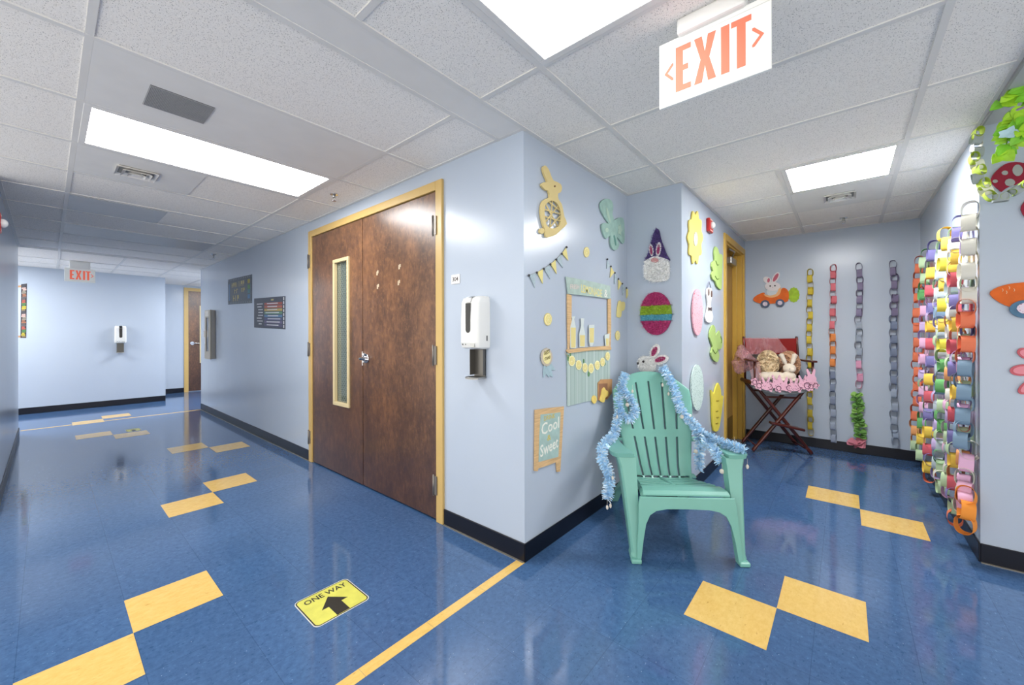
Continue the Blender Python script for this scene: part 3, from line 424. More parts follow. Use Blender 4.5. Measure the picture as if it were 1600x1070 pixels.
def floor_material():
    t = NT('blue_vinyl_tile', .12)
    # tile index noise so that each foot-square tile has a tone and grain direction of its own
    sn = t.n.new('ShaderNodeVectorMath'); sn.operation = 'SNAP'; sn.inputs[1].default_value = (.3048, .3048, 10)
    off = t.map((1, 1, 1), (.0, .202, 0)); t.l.new(off, sn.inputs[0])
    wn = t.n.new('ShaderNodeTexWhiteNoise'); wn.noise_dimensions = '3D'; t.l.new(sn.outputs[0], wn.inputs[0])
    tone = t.ramp(wn.outputs[0], 0, 1, .955, 1.045)
    a = t.noise(t.pos, 38, 5, .7); b = t.noise(t.map((1, .5, 1)), 90, 3, .6); big = t.noise(t.pos, 1.1, 4)
    c = t.mix(t.ramp(a, .3, .72), lin('#38567F'), lin('#4A6A94'))
    c = t.mix(t.ramp(b, .60, .68, 0, .7), c, lin('#264870'))
    c = t.mix(t.ramp(b, .36, .28, 0, .45), c, lin('#6E92B8'))
    fl = t.voro(t.pos, 30); c = t.mix(t.ramp(fl, .035, .05, .55, 0), c, lin('#B6C6D8'))
    dk = t.voro(t.map((1,1,1), (3.3,1.7,0)), 24); c = t.mix(t.ramp(dk, .04, .055, .6, 0), c, lin('#0A1C38'))
    c = t.mix(1., c, tone, 'MULTIPLY')
    # joints between the tiles
    s = t.sep(off)
    def joint(o, p): 
        f = t.math('FRACT', t.math('DIVIDE', o, p)); return t.math('LESS_THAN', t.math('ABSOLUTE', t.math('SUBTRACT', f, .5)), .4965)
    j = t.math('MULTIPLY', joint(s[0], .3048), joint(s[1], .3048))
    c = t.mix(t.ramp(j, 0, 1, .35, 0), c, lin('#12294A'))
    t.base(c)
    sm = t.noise(t.pos, 2.2, 4, .6); t.l.new(t.ramp(sm, .3, .7, .05, .13), t.p.inputs['Roughness'])
    t.bump(t.noise(t.pos, 9, 2), .035, .002)
    t.p.inputs['Specular IOR Level'].default_value = .75
    return t.M
M_FLOOR = floor_material()
def yellow_tile():
    t = NT('yellow_vinyl_tile', .14)
    a = t.noise(t.map((1, .5, 1)), 45, 5, .7)
    c = t.mix(t.ramp(a, .3, .7), lin('#D6AE5E'), lin('#E3C074'))
    b = t.noise(t.map((1, .3, 1)), 90, 2); c = t.mix(t.ramp(b, .68, .74, 0, .5), c, lin('#A9782A'))
    t.base(c); return t.M
M_YEL = yellow_tile()
def brown_wood():
    t = NT('dark_stained_veneer', .3)
    a = t.noise(t.map((1.6, 1.6, .9)), 2.6, 5, .62); b = t.noise(t.map((7, 7, 3.2)), 3, 8, .78); g = t.noise(t.map((34, 34, 7)), 3, 4)
    m = t.noise(t.map((5, 5, 4)), 5, 8, .8)
    c = t.mix(t.ramp(a, .3, .7), lin('#4C362A'), lin('#916544'))
    c = t.mix(t.ramp(b, .38, .66, 0, .7), c, lin('#452E23'))
    c = t.mix(t.ramp(m, .5, .66, 0, .6), c, lin('#9A6E48'))
    c = t.mix(t.ramp(g, .55, .7, 0, .45), c, lin('#2E1C16'))
    z = t.sep(t.pos)[2]                                       # veneer colour gets darker towards the foot of the door
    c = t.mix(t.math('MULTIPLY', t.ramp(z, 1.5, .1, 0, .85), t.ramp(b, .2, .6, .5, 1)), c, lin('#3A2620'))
    spk = t.voro(t.pos, 42); c = t.mix(t.math('MULTIPLY', t.ramp(spk, .035, .07, .5, 0), t.ramp(b, .45, .6)), c, lin('#B79878'))
    t.base(c); t.bump(t.noise(t.pos, 55, 3), .1, .001)
    t.p.inputs['Coat Weight'].default_value = .25; t.p.inputs['Coat Roughness'].default_value = .25
    return t.M
M_DOOR = brown_wood()
M_FRAME = mat('tan_painted_steel', '#C8A867', .35)
M_GOLD = mat('golden_painted_steel', '#CBA346', .35)
M_GOLDD = mat('golden_oak_door', '#AC8546', .35, var=.12, stretch=(8, 8, 1))
M_BASE = mat('black_rubber_base', '#0B0F1C', .34, var=.1, spec=.35)
M_GRID = mat('white_ceiling_grid', '#DDDBD7', .6)
M_SMOOTH = mat('smooth_white_panel', '#E2E0DC', .55)
M_GREYP = mat('unlit_grey_lens', '#B4B4B2', .4)
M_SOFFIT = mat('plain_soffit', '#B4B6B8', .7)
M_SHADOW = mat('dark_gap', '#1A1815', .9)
M_STEEL = mat('brushed_steel', '#A9A8A4', .33, metal=.9)
M_CHROME = mat('polished_chrome', '#D8D8DA', .14, metal=1)
M_GREY = mat('grey_enamel', '#8C8B88', .5)
M_WHITEP = mat('white_plastic', '#E4E4E0', .35)
M_BLACK = mat('black_gloss_plastic', '#17181A', .2)
M_LAMP = mat('lit_diffuser', '#FFFFFF', .5, emit=LAMP)
M_LAMPMID = mat('lit_diffuser_long', '#FFFFFF', .5, emit=LAMP*2.1)
M_LAMPALC = mat('lit_diffuser_alcove', '#FFFFFF', .5, emit=LAMP*4.6)
M_LAMPFAR = mat('lit_diffuser_far', '#FFFFFF', .5, emit=LAMP*4.5)

# ------------------------------------------------------------------ room shell
YB = 3.68; XR = 1.87; YN = 1.56; XI = .415; YS = 1.31
f = MB(); f.box((-9.9, -3.6, -.08), (4.4, 4.0, 0))
T_ = .3048; f.k = 1
def ytile(x, y): f.add([(x, y, .0008), (x+T_, y, .0008), (x+T_, y+T_, .0008), (x, y+T_, .0008)], [(0, 1, 2, 3)])
for gx, gy, lst in [(-4.013, -4.667, [(0, 0), (1, -1)]), (-8.056, -3.69, [(0, 0), (-1, 1)]), (-14.136, -2.682, [(0, 0), (1, 1)]),
                    (-19.39, -4.694, [(0, 0), (1, 1)]), (-23.147, -4.679, [(0, 0), (-1, 1)]),
                    (2.553, .434, [(0, 0), (1, 1)]), (3.581, 6.524, [(0, 0), (1, -1)])]:
    for i, j in lst: ytile((gx+i)*T_, (gy+j)*T_)
for y in range(16):                                        # narrow yellow strip from the corner towards the viewer
    f.add([(-.045, -.004-.3048*(y+1)+.0008, .0007), (.006, -.004-.3048*(y+1)+.0008, .0007), (.006, -.004-.3048*y, .0007), (-.045, -.004-.3048*y, .0007)], [(0, 1, 2, 3)])
f.add([(-6.86, -1.87, .0007), (-6.80, -1.87, .0007), (-6.80, -.0, .0007), (-6.86, -.0, .0007)], [(0, 1, 2, 3)])
struct(f.build('floor', [M_FLOOR, M_YEL]))

c = MB(); c.box((-9.9, -3.3, H), (-6.74, 2.6, H+.08)); c.box((-6.74, -3.3, H), (XR, 3.8, H+.08)); struct(c.build('ceiling', M_TILE))
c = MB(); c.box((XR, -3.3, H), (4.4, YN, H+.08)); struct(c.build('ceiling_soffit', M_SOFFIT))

def wall(name, boxes):
    b = MB()
    for p, q in boxes: b.box(p, q)
    return struct(b.build(name, M_WALL))
wall('wall_middle', [((-6.88, 0, 0), (-2.63, .14, H)), ((-2.63, 0, 2.195), (-.69, .14, H)), ((-.69, 0, 0), (0, .14, H))])
wall('wall_corner', [((-.14, .14, 0), (0, YS, H))])
wall('wall_stub', [((-.14, YS, 0), (XI, YS+.14, H))])
wall('wall_inner', [((XI-.14, YS+.14, 0), (XI, 2.66, H)), ((XI-.14, 3.56, 0), (XI, YB, H)), ((XI-.14, 2.66, 2.15), (XI, 3.56, H))])
wall('wall_back', [((XI-.14, YB, 0), (XR+.15, YB+.14, H))])
wall('wall_right', [((XR, YN+.14, 0), (XR+.15, YB, H))])
wall('wall_near_right', [((XR, YN, 0), (4.2, YN+.14, H))])
wall('wall_left', [((-6.43, -2.03, 0), (-3.12, -1.875, H))])
wall('wall_left_end', [((-6.43, -3.3, 0), (-6.28, -2.03, H))])
wall('wall_middle_end', [((-6.88, .14, 0), (-6.74, 2.6, H))])
wall('wall_far', [((-8.64, -3.3, 0), (-8.5, -.21, H))])
wall('wall_far_recess', [((-9.79, -.35, 0), (-9.65, 2.6, H)), ((-9.65, -.35, 0), (-8.64, -.21, H))])

def base(name, segs, mt=M_BASE, h=.1):
    b = MB()
    for p, q in segs: b.box((p[0], p[1], 0), (q[0], q[1], h)); 
    struct(b.build(name, mt, bevel=.003))
t = .008
base('baseboard_middle', [((-6.88, -t), (-2.665, 0)), ((-.66, -t), (t, 0))])
base('baseboard_corner', [((0, -t), (t, YS-t))])
base('baseboard_stub', [((0, YS-t), (XI+t, YS))])
base('baseboard_inner', [((XI, YS-t), (XI+t, 2.6))])
base('baseboard_back', [((XI+t, YB-t), (XR-t, YB))])
base('baseboard_right', [((XR-t, YN-t), (XR, YB))])
base('baseboard_near_right', [((XR, YN-t), (4.2, YN))])
base('baseboard_left', [((-6.43, -1.875), (-3.12, -1.867))])
base('baseboard_left_end', [((-6.438, -3.3), (-6.43, -1.867))])
base('baseboard_far', [((-8.5, -3.3), (-8.492, -.21))])
base('baseboard_far_recess', [((-9.65, -.21), (-9.642, .262))])
# thin dull metal edging where the floor meets the door wall
e = MB(); e.box((-.655, -.018, 0), (0, -t, .004)); e.box((-6.88, -.018, 0), (-2.67, -t, .004)); struct(e.build('trim_1', mat('worn_aluminium_edge', '#8E8A80', .4, metal=.5)))
e = MB(); e.box((XR, YN-.02, 0), (4.2, YN-t, .004)); struct(e.build('trim_2', MATS['worn_aluminium_edge']))

# ceiling grid: exposed tees, two foot by four foot bays
def grid(name, segs):
    b = MB()
    for (x0, y0), (x1, y1) in segs:
        if x0 == x1: b.box((x0-.012, y0, H-.006), (x0+.012, y1, H+.001))
        else: b.box((x0, y0-.012, H-.0052), (x1, y0+.012, H+.0006))
    struct(b.build(name, M_GRID))
g = []
YA, YM = -.335, -1.547
g += [((-6.4, YA), (-.16, YA)), ((-6.4, YM), (-.16, YM))]
k = 0
x = -.80
while x > -6.4:
    g.append(((x, -1.87), (x, -.012))); x -= .61
g += [((-.175, -3.3), (-.175, 0)), ((-6.4, -3.3), (-6.4, 0))]
grid('trim_3', g)
g = []
XA, XB_, XC = .366, .979, 1.589
g += [((XA, -3.3), (XA, 1.30)), ((XC, -3.3), (XC, YB)), ((XB_, 1.505), (XB_, YB))]
for i in range(-5, 6):
    y = .29+.61*i-.02
    if y < YB: g.append(((0.02 if y < YS else XI, y), (XR, y)))
g.append(((.012, -3.3), (.012, YS)))
grid('trim_4', g)
g = [((-6.4, -2.75+.61*0), (-8.5, -2.75))]
b = MB()
for y in (-2.76, -1.54, -.93, -.32, .29, .9, 1.51): b.box((-8.49 if y < -.21 else -9.64, y-.012, H-.006), (-6.41, y+.012, H+.001))
b.box((-7.93, -3.3, H-.0052), (-7.905, 2.6, H+.0006)); b.box((-7.32, -3.3, H-.0052), (-7.295, 2.6, H+.0006))
struct(b.build('trim_5', M_GRID))
# wall angle moulding along the walls
b = MB()
for p, q in [((-6.88, -.02), (0, 0)), ((-.0, -.02), (.02, YS-.02)), ((0, YS-.02), (XI, YS)), ((XI, YS-.02), (XI+.02, YB-.02)), ((XI, YB-.02), (XR, YB)),
             ((XR-.02, -3.3), (XR, YB-.02)), ((-6.43, -1.875), (-3.12, -1.855)), ((-8.5, -3.3), (-8.48, -.21)), ((-9.65, -.21), (-9.63, 2.6))]:
    b.box((p[0], p[1], H-.004), (q[0], q[1], H+.001))
struct(b.build('trim_6', M_GRID))
b = MB(); b.box((XR-.004, -3.3, H-.022), (XR+.004, YN, H+.0)); struct(b.build('trim_7', mat('dull_edge_angle', '#8F9092', .5)))
# smooth drywall band that crosses the corridor at the corner
b = MB(); b.box((-.163, -3.3, H-.003), (0, -.002, H+.001)); struct(b.build('trim_8', M_SMOOTH))
# smooth grey-white tiles whose dark joints show
def jt(name, rects, mt): 
    b = MB()
    for x0, y0, x1, y1 in rects: b.box((x0, y0, H-.003), (x1, y1, H+.001))
    struct(b.build(name, mt))
jt('trim_9', [(-3.855, -1.535, -3.29, -.955)], M_GREYP)
jt('trim_10', [(-5.08, -1.535, -4.47, -.347)], M_GREYP)

# ------------------------------------------------------------------ ceiling fixtures
def troffer(x0, y0, x1, y1, label, mt=None, ins=.028):
    cx, cy = (x0+x1)/2, (y0+y1)/2
    t = thing('ceiling_light', label, 'ceiling light', (cx, cy, H), 0, 'recessed ceiling lights')
    b = MB(); 
    for p, q in [((x0, y0), (x1, y0+ins)), ((x0, y1-ins), (x1, y1)), ((x0, y0+ins), (x0+ins, y1-ins)), ((x1-ins, y0+ins), (x1, y1-ins))]:
        b.box((p[0], p[1], H-.007), (q[0], q[1], H))
    b.build('frame', M_SMOOTH, t, bevel=.002)
    b = MB(); b.box((x0+ins, y0+ins, H-.004), (x1-ins, y1-ins, H)); b.build('diffuser', mt or M_LAMP, t)
    return t
troffer(-2.008, -1.535, -1.422, -.347, 'long bright ceiling light in front of the brown double doors', M_LAMPMID)
troffer(.378, -.945, .967, -.343, 'square ceiling light cut by the top edge, left of the large exit sign')
troffer(.991, 1.512, 1.577, 2.097, 'bright square ceiling light above the paper chain alcove', M_LAMPALC)
troffer(-7.9, .45, -7.32, 1.6, 'ceiling light round the far corner of the hallway', M_LAMPFAR)
troffer(-7.9, -3.2, -7.32, -2.2, 'ceiling light at the hidden left end of the far hallway', M_LAMPFAR)
troffer(.378, -3.2, .967, -2.0, 'ceiling light behind the viewer')
def vent_panel(x0, y0, x1, y1, label, kind, b4):
    t = thing('air_vent', label, 'vent', ((x0+x1)/2, (y0+y1)/2, H))
    b = MB(); b.box((x0, y0, H-.005), (x1, y1, H)); b.build('panel', M_SMOOTH, t, bevel=.001)
    a0, c0, a1, c1 = b4
    if kind == 'grille':
        b = MB(); b.box((a0, c0, H-.0065), (a1, c1, H-.0045))
        n = 46
        b2 = MB()
        for i in range(n):
            y = c0+(c1-c0)*(i+.5)/n; b2.box((a0+.004, y-.0012, H-.0095), (a1-.004, y+.0012, H-.006))
        for i in range(20):
            x = a0+(a1-a0)*(i+.5)/20; b2.box((x-.0008, c0+.003, H-.009), (x+.0008, c1-.003, H-.006))
        b.build('recess', mat('grille_shadow', '#77777A', .7), t); b2.build('grille', mat('grille_metal', '#A6A6A6', .5), t)
    else:
        cx, cy = (a0+a1)/2, (c0+c1)/2
        for i, (k, dz) in enumerate([(1, .008), (.72, .016), (.42, .022)]):
            b = MB(); hx, hy = (a1-a0)/2*k, (c1-c0)/2*k; z0 = H-dz
            for s_ in (-1, 1):
                for ax in (0, 1):
                    if ax == 0: P = [(cx+s_*hx, cy-hy), (cx+s_*hx, cy+hy), (cx+s_*(hx-.022), cy+hy-.022), (cx+s_*(hx-.022), cy-hy+.022)]
                    else: P = [(cx-hx, cy+s_*hy), (cx+hx, cy+s_*hy), (cx+hx-.022, cy+s_*(hy-.022)), (cx-hx+.022, cy+s_*(hy-.022))]
                    zz = [z0-.012, z0-.012, z0+.008, z0+.008]
                    b.add([(p[0], p[1], z) for p, z in zip(P, zz)], [(0, 1, 2, 3)]); b.add([(p[0], p[1], z+.002) for p, z in zip(P, zz)], [(0, 1, 2, 3)])
            b.build('cone', M_SMOOTH, t)
        b = MB(); b.box((a0+.01, c0+.01, H-.0065), (a1-.01, c1-.01, H-.0045)); b.build('throat', mat('vent_throat', '#8A8A88', .8), t)
        b = MB(); b.box((cx-(a1-a0)*.12, cy-(c1-c0)*.12, H-.032), (cx+(a1-a0)*.12, cy+(c1-c0)*.12, H-.029)); b.build('centre_plate', M_SMOOTH, t)
    return t
vent_panel(-1.40, -1.535, -.812, -.347, 'smooth ceiling panel with a rectangular grey egg-crate return grille', 'grille', (-1.222, -1.356, -1.0, -1.125))
vent_panel(-2.608, -1.535, -2.032, -.94, 'square stepped air diffuser beyond the long hallway light', 'cone', (-2.42, -1.36, -2.22, -1.16))
vent_panel(.991, 2.122, 1.577, 2.705, 'stepped air diffuser next to the square alcove light', 'cone', (1.19, 2.31, 1.39, 2.51))
def sprinkler(x, y, label):
    t = thing('sprinkler_head', label, 'sprinkler', (x, y, H), 0, 'ceiling sprinklers')
    b = MB(); b.cyl((x, y, H), (x, y, H-.006), .03); b.build('escutcheon', M_CHROME, t)
    b = MB(); b.tube([(x, y, H-.004), (x, y, H-.028), (x, y, H-.03)], [.011, .011, .007], 12)
    for s_ in (-1, 1): b.tube([(x+s_*.01, y, H-.026), (x+s_*.014, y, H-.04), (x+s_*.004, y, H-.052)], .0025, 6)
    b.build('body', M_STEEL, t)
    b = MB(); b.cyl((x, y, H-.052), (x, y, H-.055), .016); b.build('deflector', M_CHROME, t)
sprinkler(-1.726, -.207, 'small sprinkler in the tile strip above the double doors')
sprinkler(1.313, 3.212, 'small sprinkler above the back wall of paper chains')
sprinkler(-5.2, -.2, 'tiny sprinkler far down the hallway ceiling')

# ------------------------------------------------------------------ brown double doors
b = MB()
b.box((-2.665, -.018, 0), (-2.60, .09, 2.225)); b.box((-.725, -.018, 0), (-.66, .09, 2.225)); b.box((-2.60, -.018, 2.165), (-.725, .09, 2.225))
fr = struct(b.build('door_1', M_FRAME, bevel=.004)); tag(fr, 'tan steel frame round the brown double doors')
M_GLASS = None
def wired_glass():
    t = NT('wired_glass', .04)
    s = t.sep(t.pos)
    def ln(sgn):
        q = t.math('ADD', s[0], t.math('MULTIPLY', s[2], sgn*.5)); fr_ = t.math('FRACT', t.math('MULTIPLY', q, 55.)); return t.math('GREATER_THAN', fr_, .8)
    k_ = t.math('MAXIMUM', ln(1), ln(-1))
    c_ = t.mix(k_, lin('#16211C'), lin('#9AA59A')); t.base(c_); t.p.inputs['Coat Weight'].default_value = .6
    return t.M
M_GLASS = wired_glass()
def leaf(x0, x1, window=None):
    b = MB(); z0, z1 = .012, 2.16; y0, y1 = -.006, .038
    if window:
        a0, a1, c0, c1 = window
        b.box((x0, y0, z0), (a0, y1, z1)); b.box((a1, y0, z0), (x1, y1, z1)); b.box((a0, y0, z0), (a1, y1, c0)); b.box((a0, y0, c1), (a1, y1, z1))
    else: b.box((x0, y0, z0), (x1, y1, z1))
    d = b.build('door_leaf', M_DOOR, fr, bevel=0 if window else .002)
    return d
ll = leaf(-2.597, -1.667, (-2.13, -1.90, .635, 1.86)); rl = leaf(-1.661, -.728)
b = MB(); wx0, wx1, wz0, wz1 = -2.156, -1.873, .607, 1.886
for p, q in [((wx0, wz0), (wx1, wz0+.03)), ((wx0, wz1-.03), (wx1, wz1)), ((wx0, wz0+.03), (wx0+.03, wz1-.03)), ((wx1-.03, wz0+.03), (wx1, wz1-.03))]:
    b.box((p[0], -.02, p[1]), (q[0], .01, q[1]))
b.build('window_frame', mat('cream_steel', '#CDBB90', .35), ll, bevel=.003)
b = MB(); b.box((-2.13, .012, .63), (-1.895, .018, 1.865)); b.build('wired_glass_pane', M_GLASS, ll)
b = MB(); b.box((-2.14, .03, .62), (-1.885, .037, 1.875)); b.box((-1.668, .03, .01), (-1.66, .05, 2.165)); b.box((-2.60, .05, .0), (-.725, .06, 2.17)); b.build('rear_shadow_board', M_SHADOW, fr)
M_HINGE = mat('dull_hinge_steel', '#85807A', .45, metal=.7)
def hinge(par, x, z, s_):
    b = MB(); b.cyl((x, -.026, z-.062), (x, -.026, z+.062), .0065, 14)
    b.ball((x, -.026, z+.063), .0068, 10, 6); b.ball((x, -.026, z-.063), .0068, 10, 6); b.build('hinge', M_HINGE, par)
    b2 = MB(); b2.box((min(x, x+s_*.03), -.0255, z-.06), (max(x, x+s_*.03), -.0185, z+.06)); b2.build('hinge_plate', M_HINGE, par)
for z in (1.933, 1.087, .24): hinge(fr, -.740, z, 1); hinge(fr, -2.648, z, 1)
def lever(par, x, y, z, sx=1, plane='door'):
    b = MB(); b.cyl((x, y, z), (x, y-.012, z), .036, 28); b.cyl((x, y-.012, z), (x, y-.03, z), .022, 24); b.build('handle_rose', M_CHROME, par)
    b = MB(); b.tube([(x, y-.02, z), (x, y-.052, z), (x, y-.056, z)], [.013, .013, .011], 14)
    b.tube(spath([(x-sx*.008, y-.055, z), (x+sx*.03, y-.056, z+.001), (x+sx*.08, y-.052, z-.001), (x+sx*.112, y-.045, z-.002)], 4), [.013]*4+[.0105]*5+[.009]*4, 12)
    b.build('lever_handle', M_CHROME, par)
lever(rl, -1.60, -.006, 1.035)
b = MB(); b.box((-1.668, -.012, 1.0), (-1.615, -.005, 1.075)); b.box((-1.655, -.02, .975), (-1.648, -.006, 1.09)); b.build('latch_guard', M_CHROME, rl, bevel=.002)
b = MB()
for x_, z_ in [(-1.44, 1.70), (-1.435, 1.595), (-1.145, 1.715), (-1.155, 1.60)]:
    b.box((x_-.014, -.0075, z_-.018), (x_+.002, -.0062, z_+.012)); b.box((x_-.004, -.0075, z_-.004), (x_+.014, -.0062, z_+.018))
tag(b.build('tape_remnant', mat('old_tape', '#C9B79A', .6), rl), 'four scraps of pale tape on the right leaf')

# recessed golden door in the alcove
b = MB()
b.box((XI-.006, 2.60, 0), (XI+.016, 2.665, 2.21)); b.box((XI-.006, 3.555, 0), (XI+.016, 3.612, 2.21)); b.box((XI-.006, 2.665, 2.145), (XI+.016, 3.555, 2.21))
b.box((XI-.14, 2.66, 0), (XI-.006, 2.672, 2.15)); b.box((XI-.14, 3.535, 0), (XI-.006, 3.56, 2.15)); b.box((XI-.14, 2.672, 2.13), (XI-.006, 3.535, 2.15))
b.box((XI-.10, 3.50, 0), (XI-.055, 3.535, 2.13))
d2 = struct(b.build('door_2', M_GOLD, bevel=.003)); tag(d2, 'golden steel frame of the recessed alcove door')
b = MB(); b.box((XI-.14, 2.675, .01), (XI-.10, 3.498, 2.125)); dl2 = b.build('door_leaf', M_GOLDD, d2)
b = MB(); b.box((XI-.1, 2.69, .02), (XI-.097, 3.49, .28)); b.build('kick_plate', mat('dull_brass_plate', '#7B6334', .4, metal=.6), dl2)
b = MB(); b.box((XI-.1, 3.18, 2.0), (XI-.045, 3.45, 2.075)); b.build('door_closer', M_STEEL, dl2, bevel=.006)
b = MB(); b.tube([(XI-.06, 3.3, 2.085), (XI+.0, 3.1, 2.10), (XI-.02, 2.95, 2.115)], .009, 8); b.build('closer_arm', M_STEEL, dl2)
# door at the far end of the hallway
b = MB(); b.box((-9.65, .262, 0), (-9.632, .336, 2.27)); b.box((-9.65, 1.25, 0), (-9.632, 1.32, 2.27)); b.box((-9.65, .336, 2.20), (-9.632, 1.25, 2.27))
d3 = struct(b.build('door_3', M_FRAME)); tag(d3, 'tan frame of the door beyond the far hallway')
b = MB(); b.box((-9.65, .338, .015), (-9.638, 1.248, 2.198)); dl3 = b.build('door_leaf', M_DOOR, d3)
b = MB()
for p, q in [((.53, .62), (.78, .65)), ((.53, 1.86), (.78, 1.89)), ((.53, .65), (.56, 1.86)), ((.75, .65), (.78, 1.86))]: b.box((-9.645, p[0], p[1]), (-9.626, q[0], q[1]))
b.build('window_frame', MATS['cream_steel'], dl3)
b = MB(); b.box((-9.64, .56, .65), (-9.635, .75, 1.86)); b.build('wired_glass_pane', M_GLASS, dl3)
b = MB(); b.cyl((-9.638, .40, 1.06), (-9.62, .40, 1.06), .036); b.tube([(-9.62, .40, 1.06), (-9.59, .40, 1.06)], .013); b.tube([(-9.59, .39, 1.06), (-9.588, .52, 1.058)], .011)
b.build('lever_handle', M_CHROME, dl3)

# ------------------------------------------------------------------ wall fittings
def exit_sign(plane, u0, u1, v0, v1, label, arrows, full=True):
    O, U, V, N = PLANES[plane]
    P = lambda u, v, d=0: O+U*u+V*v+N*d
    cu = (u0+u1)/2
    t = thing('exit_sign', label, 'exit sign', P(cu, H))
    b = MB(); 
    def pb(ua, va, ub, vb, d0, d1):
        a = P(ua, va, d0); c = P(ub, vb, d1); b.box((min(a.x, c.x), min(a.y, c.y), min(a.z, c.z)), (max(a.x, c.x), max(a.y, c.y), max(a.z, c.z)))
    pb(cu-.105, v1-.005, cu+.105, H, -.028, .028); b.build('mounting_box', M_WHITEP, t, bevel=.008)
    b = MB(); pb(u0, v0, u1, v1, -.006, .006); b.build('panel', mat('white_exit_panel', '#E2E3DE', .6, emit=.12), t, bevel=.002)
    for gv in (v0+.018, v1-.020): b = MB(); pb(u0, gv, u1, gv+.002, .006, .0066); b.build('groove', mat('panel_groove', '#CFD0CA', .4), t)
    W = u1-u0; Hh = v1-v0
    b = MB()
    # block letters drawn stroke by stroke
    lx0, lx1 = u0+W*.17, u1-W*.155; by, ty = v0+Hh*.17, v1-Hh*.155; lw = (lx1-lx0); st = W*.072
    def poly(pts): b.prism(plane, pts, .006, .0072)
    e0 = lx0; e1 = lx0+lw*.22
    poly([(e0, by), (e1, by), (e1, by+st*.75), (e0+st, by+st*.75), (e0+st, (by+ty)/2-st*.38), (e1-.008*W/.3, (by+ty)/2-st*.38), (e1-.008*W/.3, (by+ty)/2+st*.38), (e0+st, (by+ty)/2+st*.38), (e0+st, ty-st*.75), (e1, ty-st*.75), (e1, ty), (e0, ty)])
    x0 = lx0+lw*.265; x1 = lx0+lw*.56; xm = (x0+x1)/2; ym = (by+ty)/2
    poly([(x0, by), (x0+st, by), (xm, ym-st*.9), (x1-st, by), (x1, by), (xm+st*.55, ym), (x1, ty), (x1-st, ty), (xm, ym+st*.9), (x0+st, ty), (x0, ty), (xm-st*.55, ym)])
    i0 = lx0+lw*.625; poly([(i0, by), (i0+st, by), (i0+st, ty), (i0, ty)])
    t0 = lx0+lw*.755; t1 = lx1; tm = (t0+t1)/2
    poly([(tm-st/2, by), (tm+st/2, by), (tm+st/2, ty-st*.75), (t1, ty-st*.75), (t1, ty), (t0, ty), (t0, ty-st*.75), (tm-st/2, ty-st*.75)])
    b.build('letters', mat('lit_red_letters', '#E8694F', .6, emit=.38), t)
    for s_ in arrows:
        b = MB(); ax = u0+W*.055 if s_ < 0 else u1-W*.055; w_ = W*.075*(-s_)
        poly2 = [(ax, ym), (ax+w_, ym+Hh*.13), (ax+w_*1.25, ym+Hh*.13), (ax+w_*1.25, ym+Hh*.10), (ax+w_*.45, ym), (ax+w_*1.25, ym-Hh*.10), (ax+w_*1.25, ym-Hh*.13), (ax+w_, ym-Hh*.13)]
        b.prism(plane, poly2, .006, .0072); b.build('arrow', MATS['lit_red_letters'], t)
PLANES['exit_a'] = (Vector((0, -.2, 0)), Vector((1,0,0)), Vector((0,0,1)), Vector((0,-1,0)))
PLANES['exit_b'] = (Vector((-7.3, 0, 0)), Vector((0,1,0)), Vector((0,0,1)), Vector((1,0,0)))
exit_sign('exit_a', .800, 1.146, 2.04, 2.272, 'large white exit sign with red letters and two arrows hanging from the ceiling', (-1, 1))
exit_sign('exit_b', -1.486, -1.18, 2.018, 2.215, 'small red exit sign far down the hallway in front of the pale end wall', (1,))

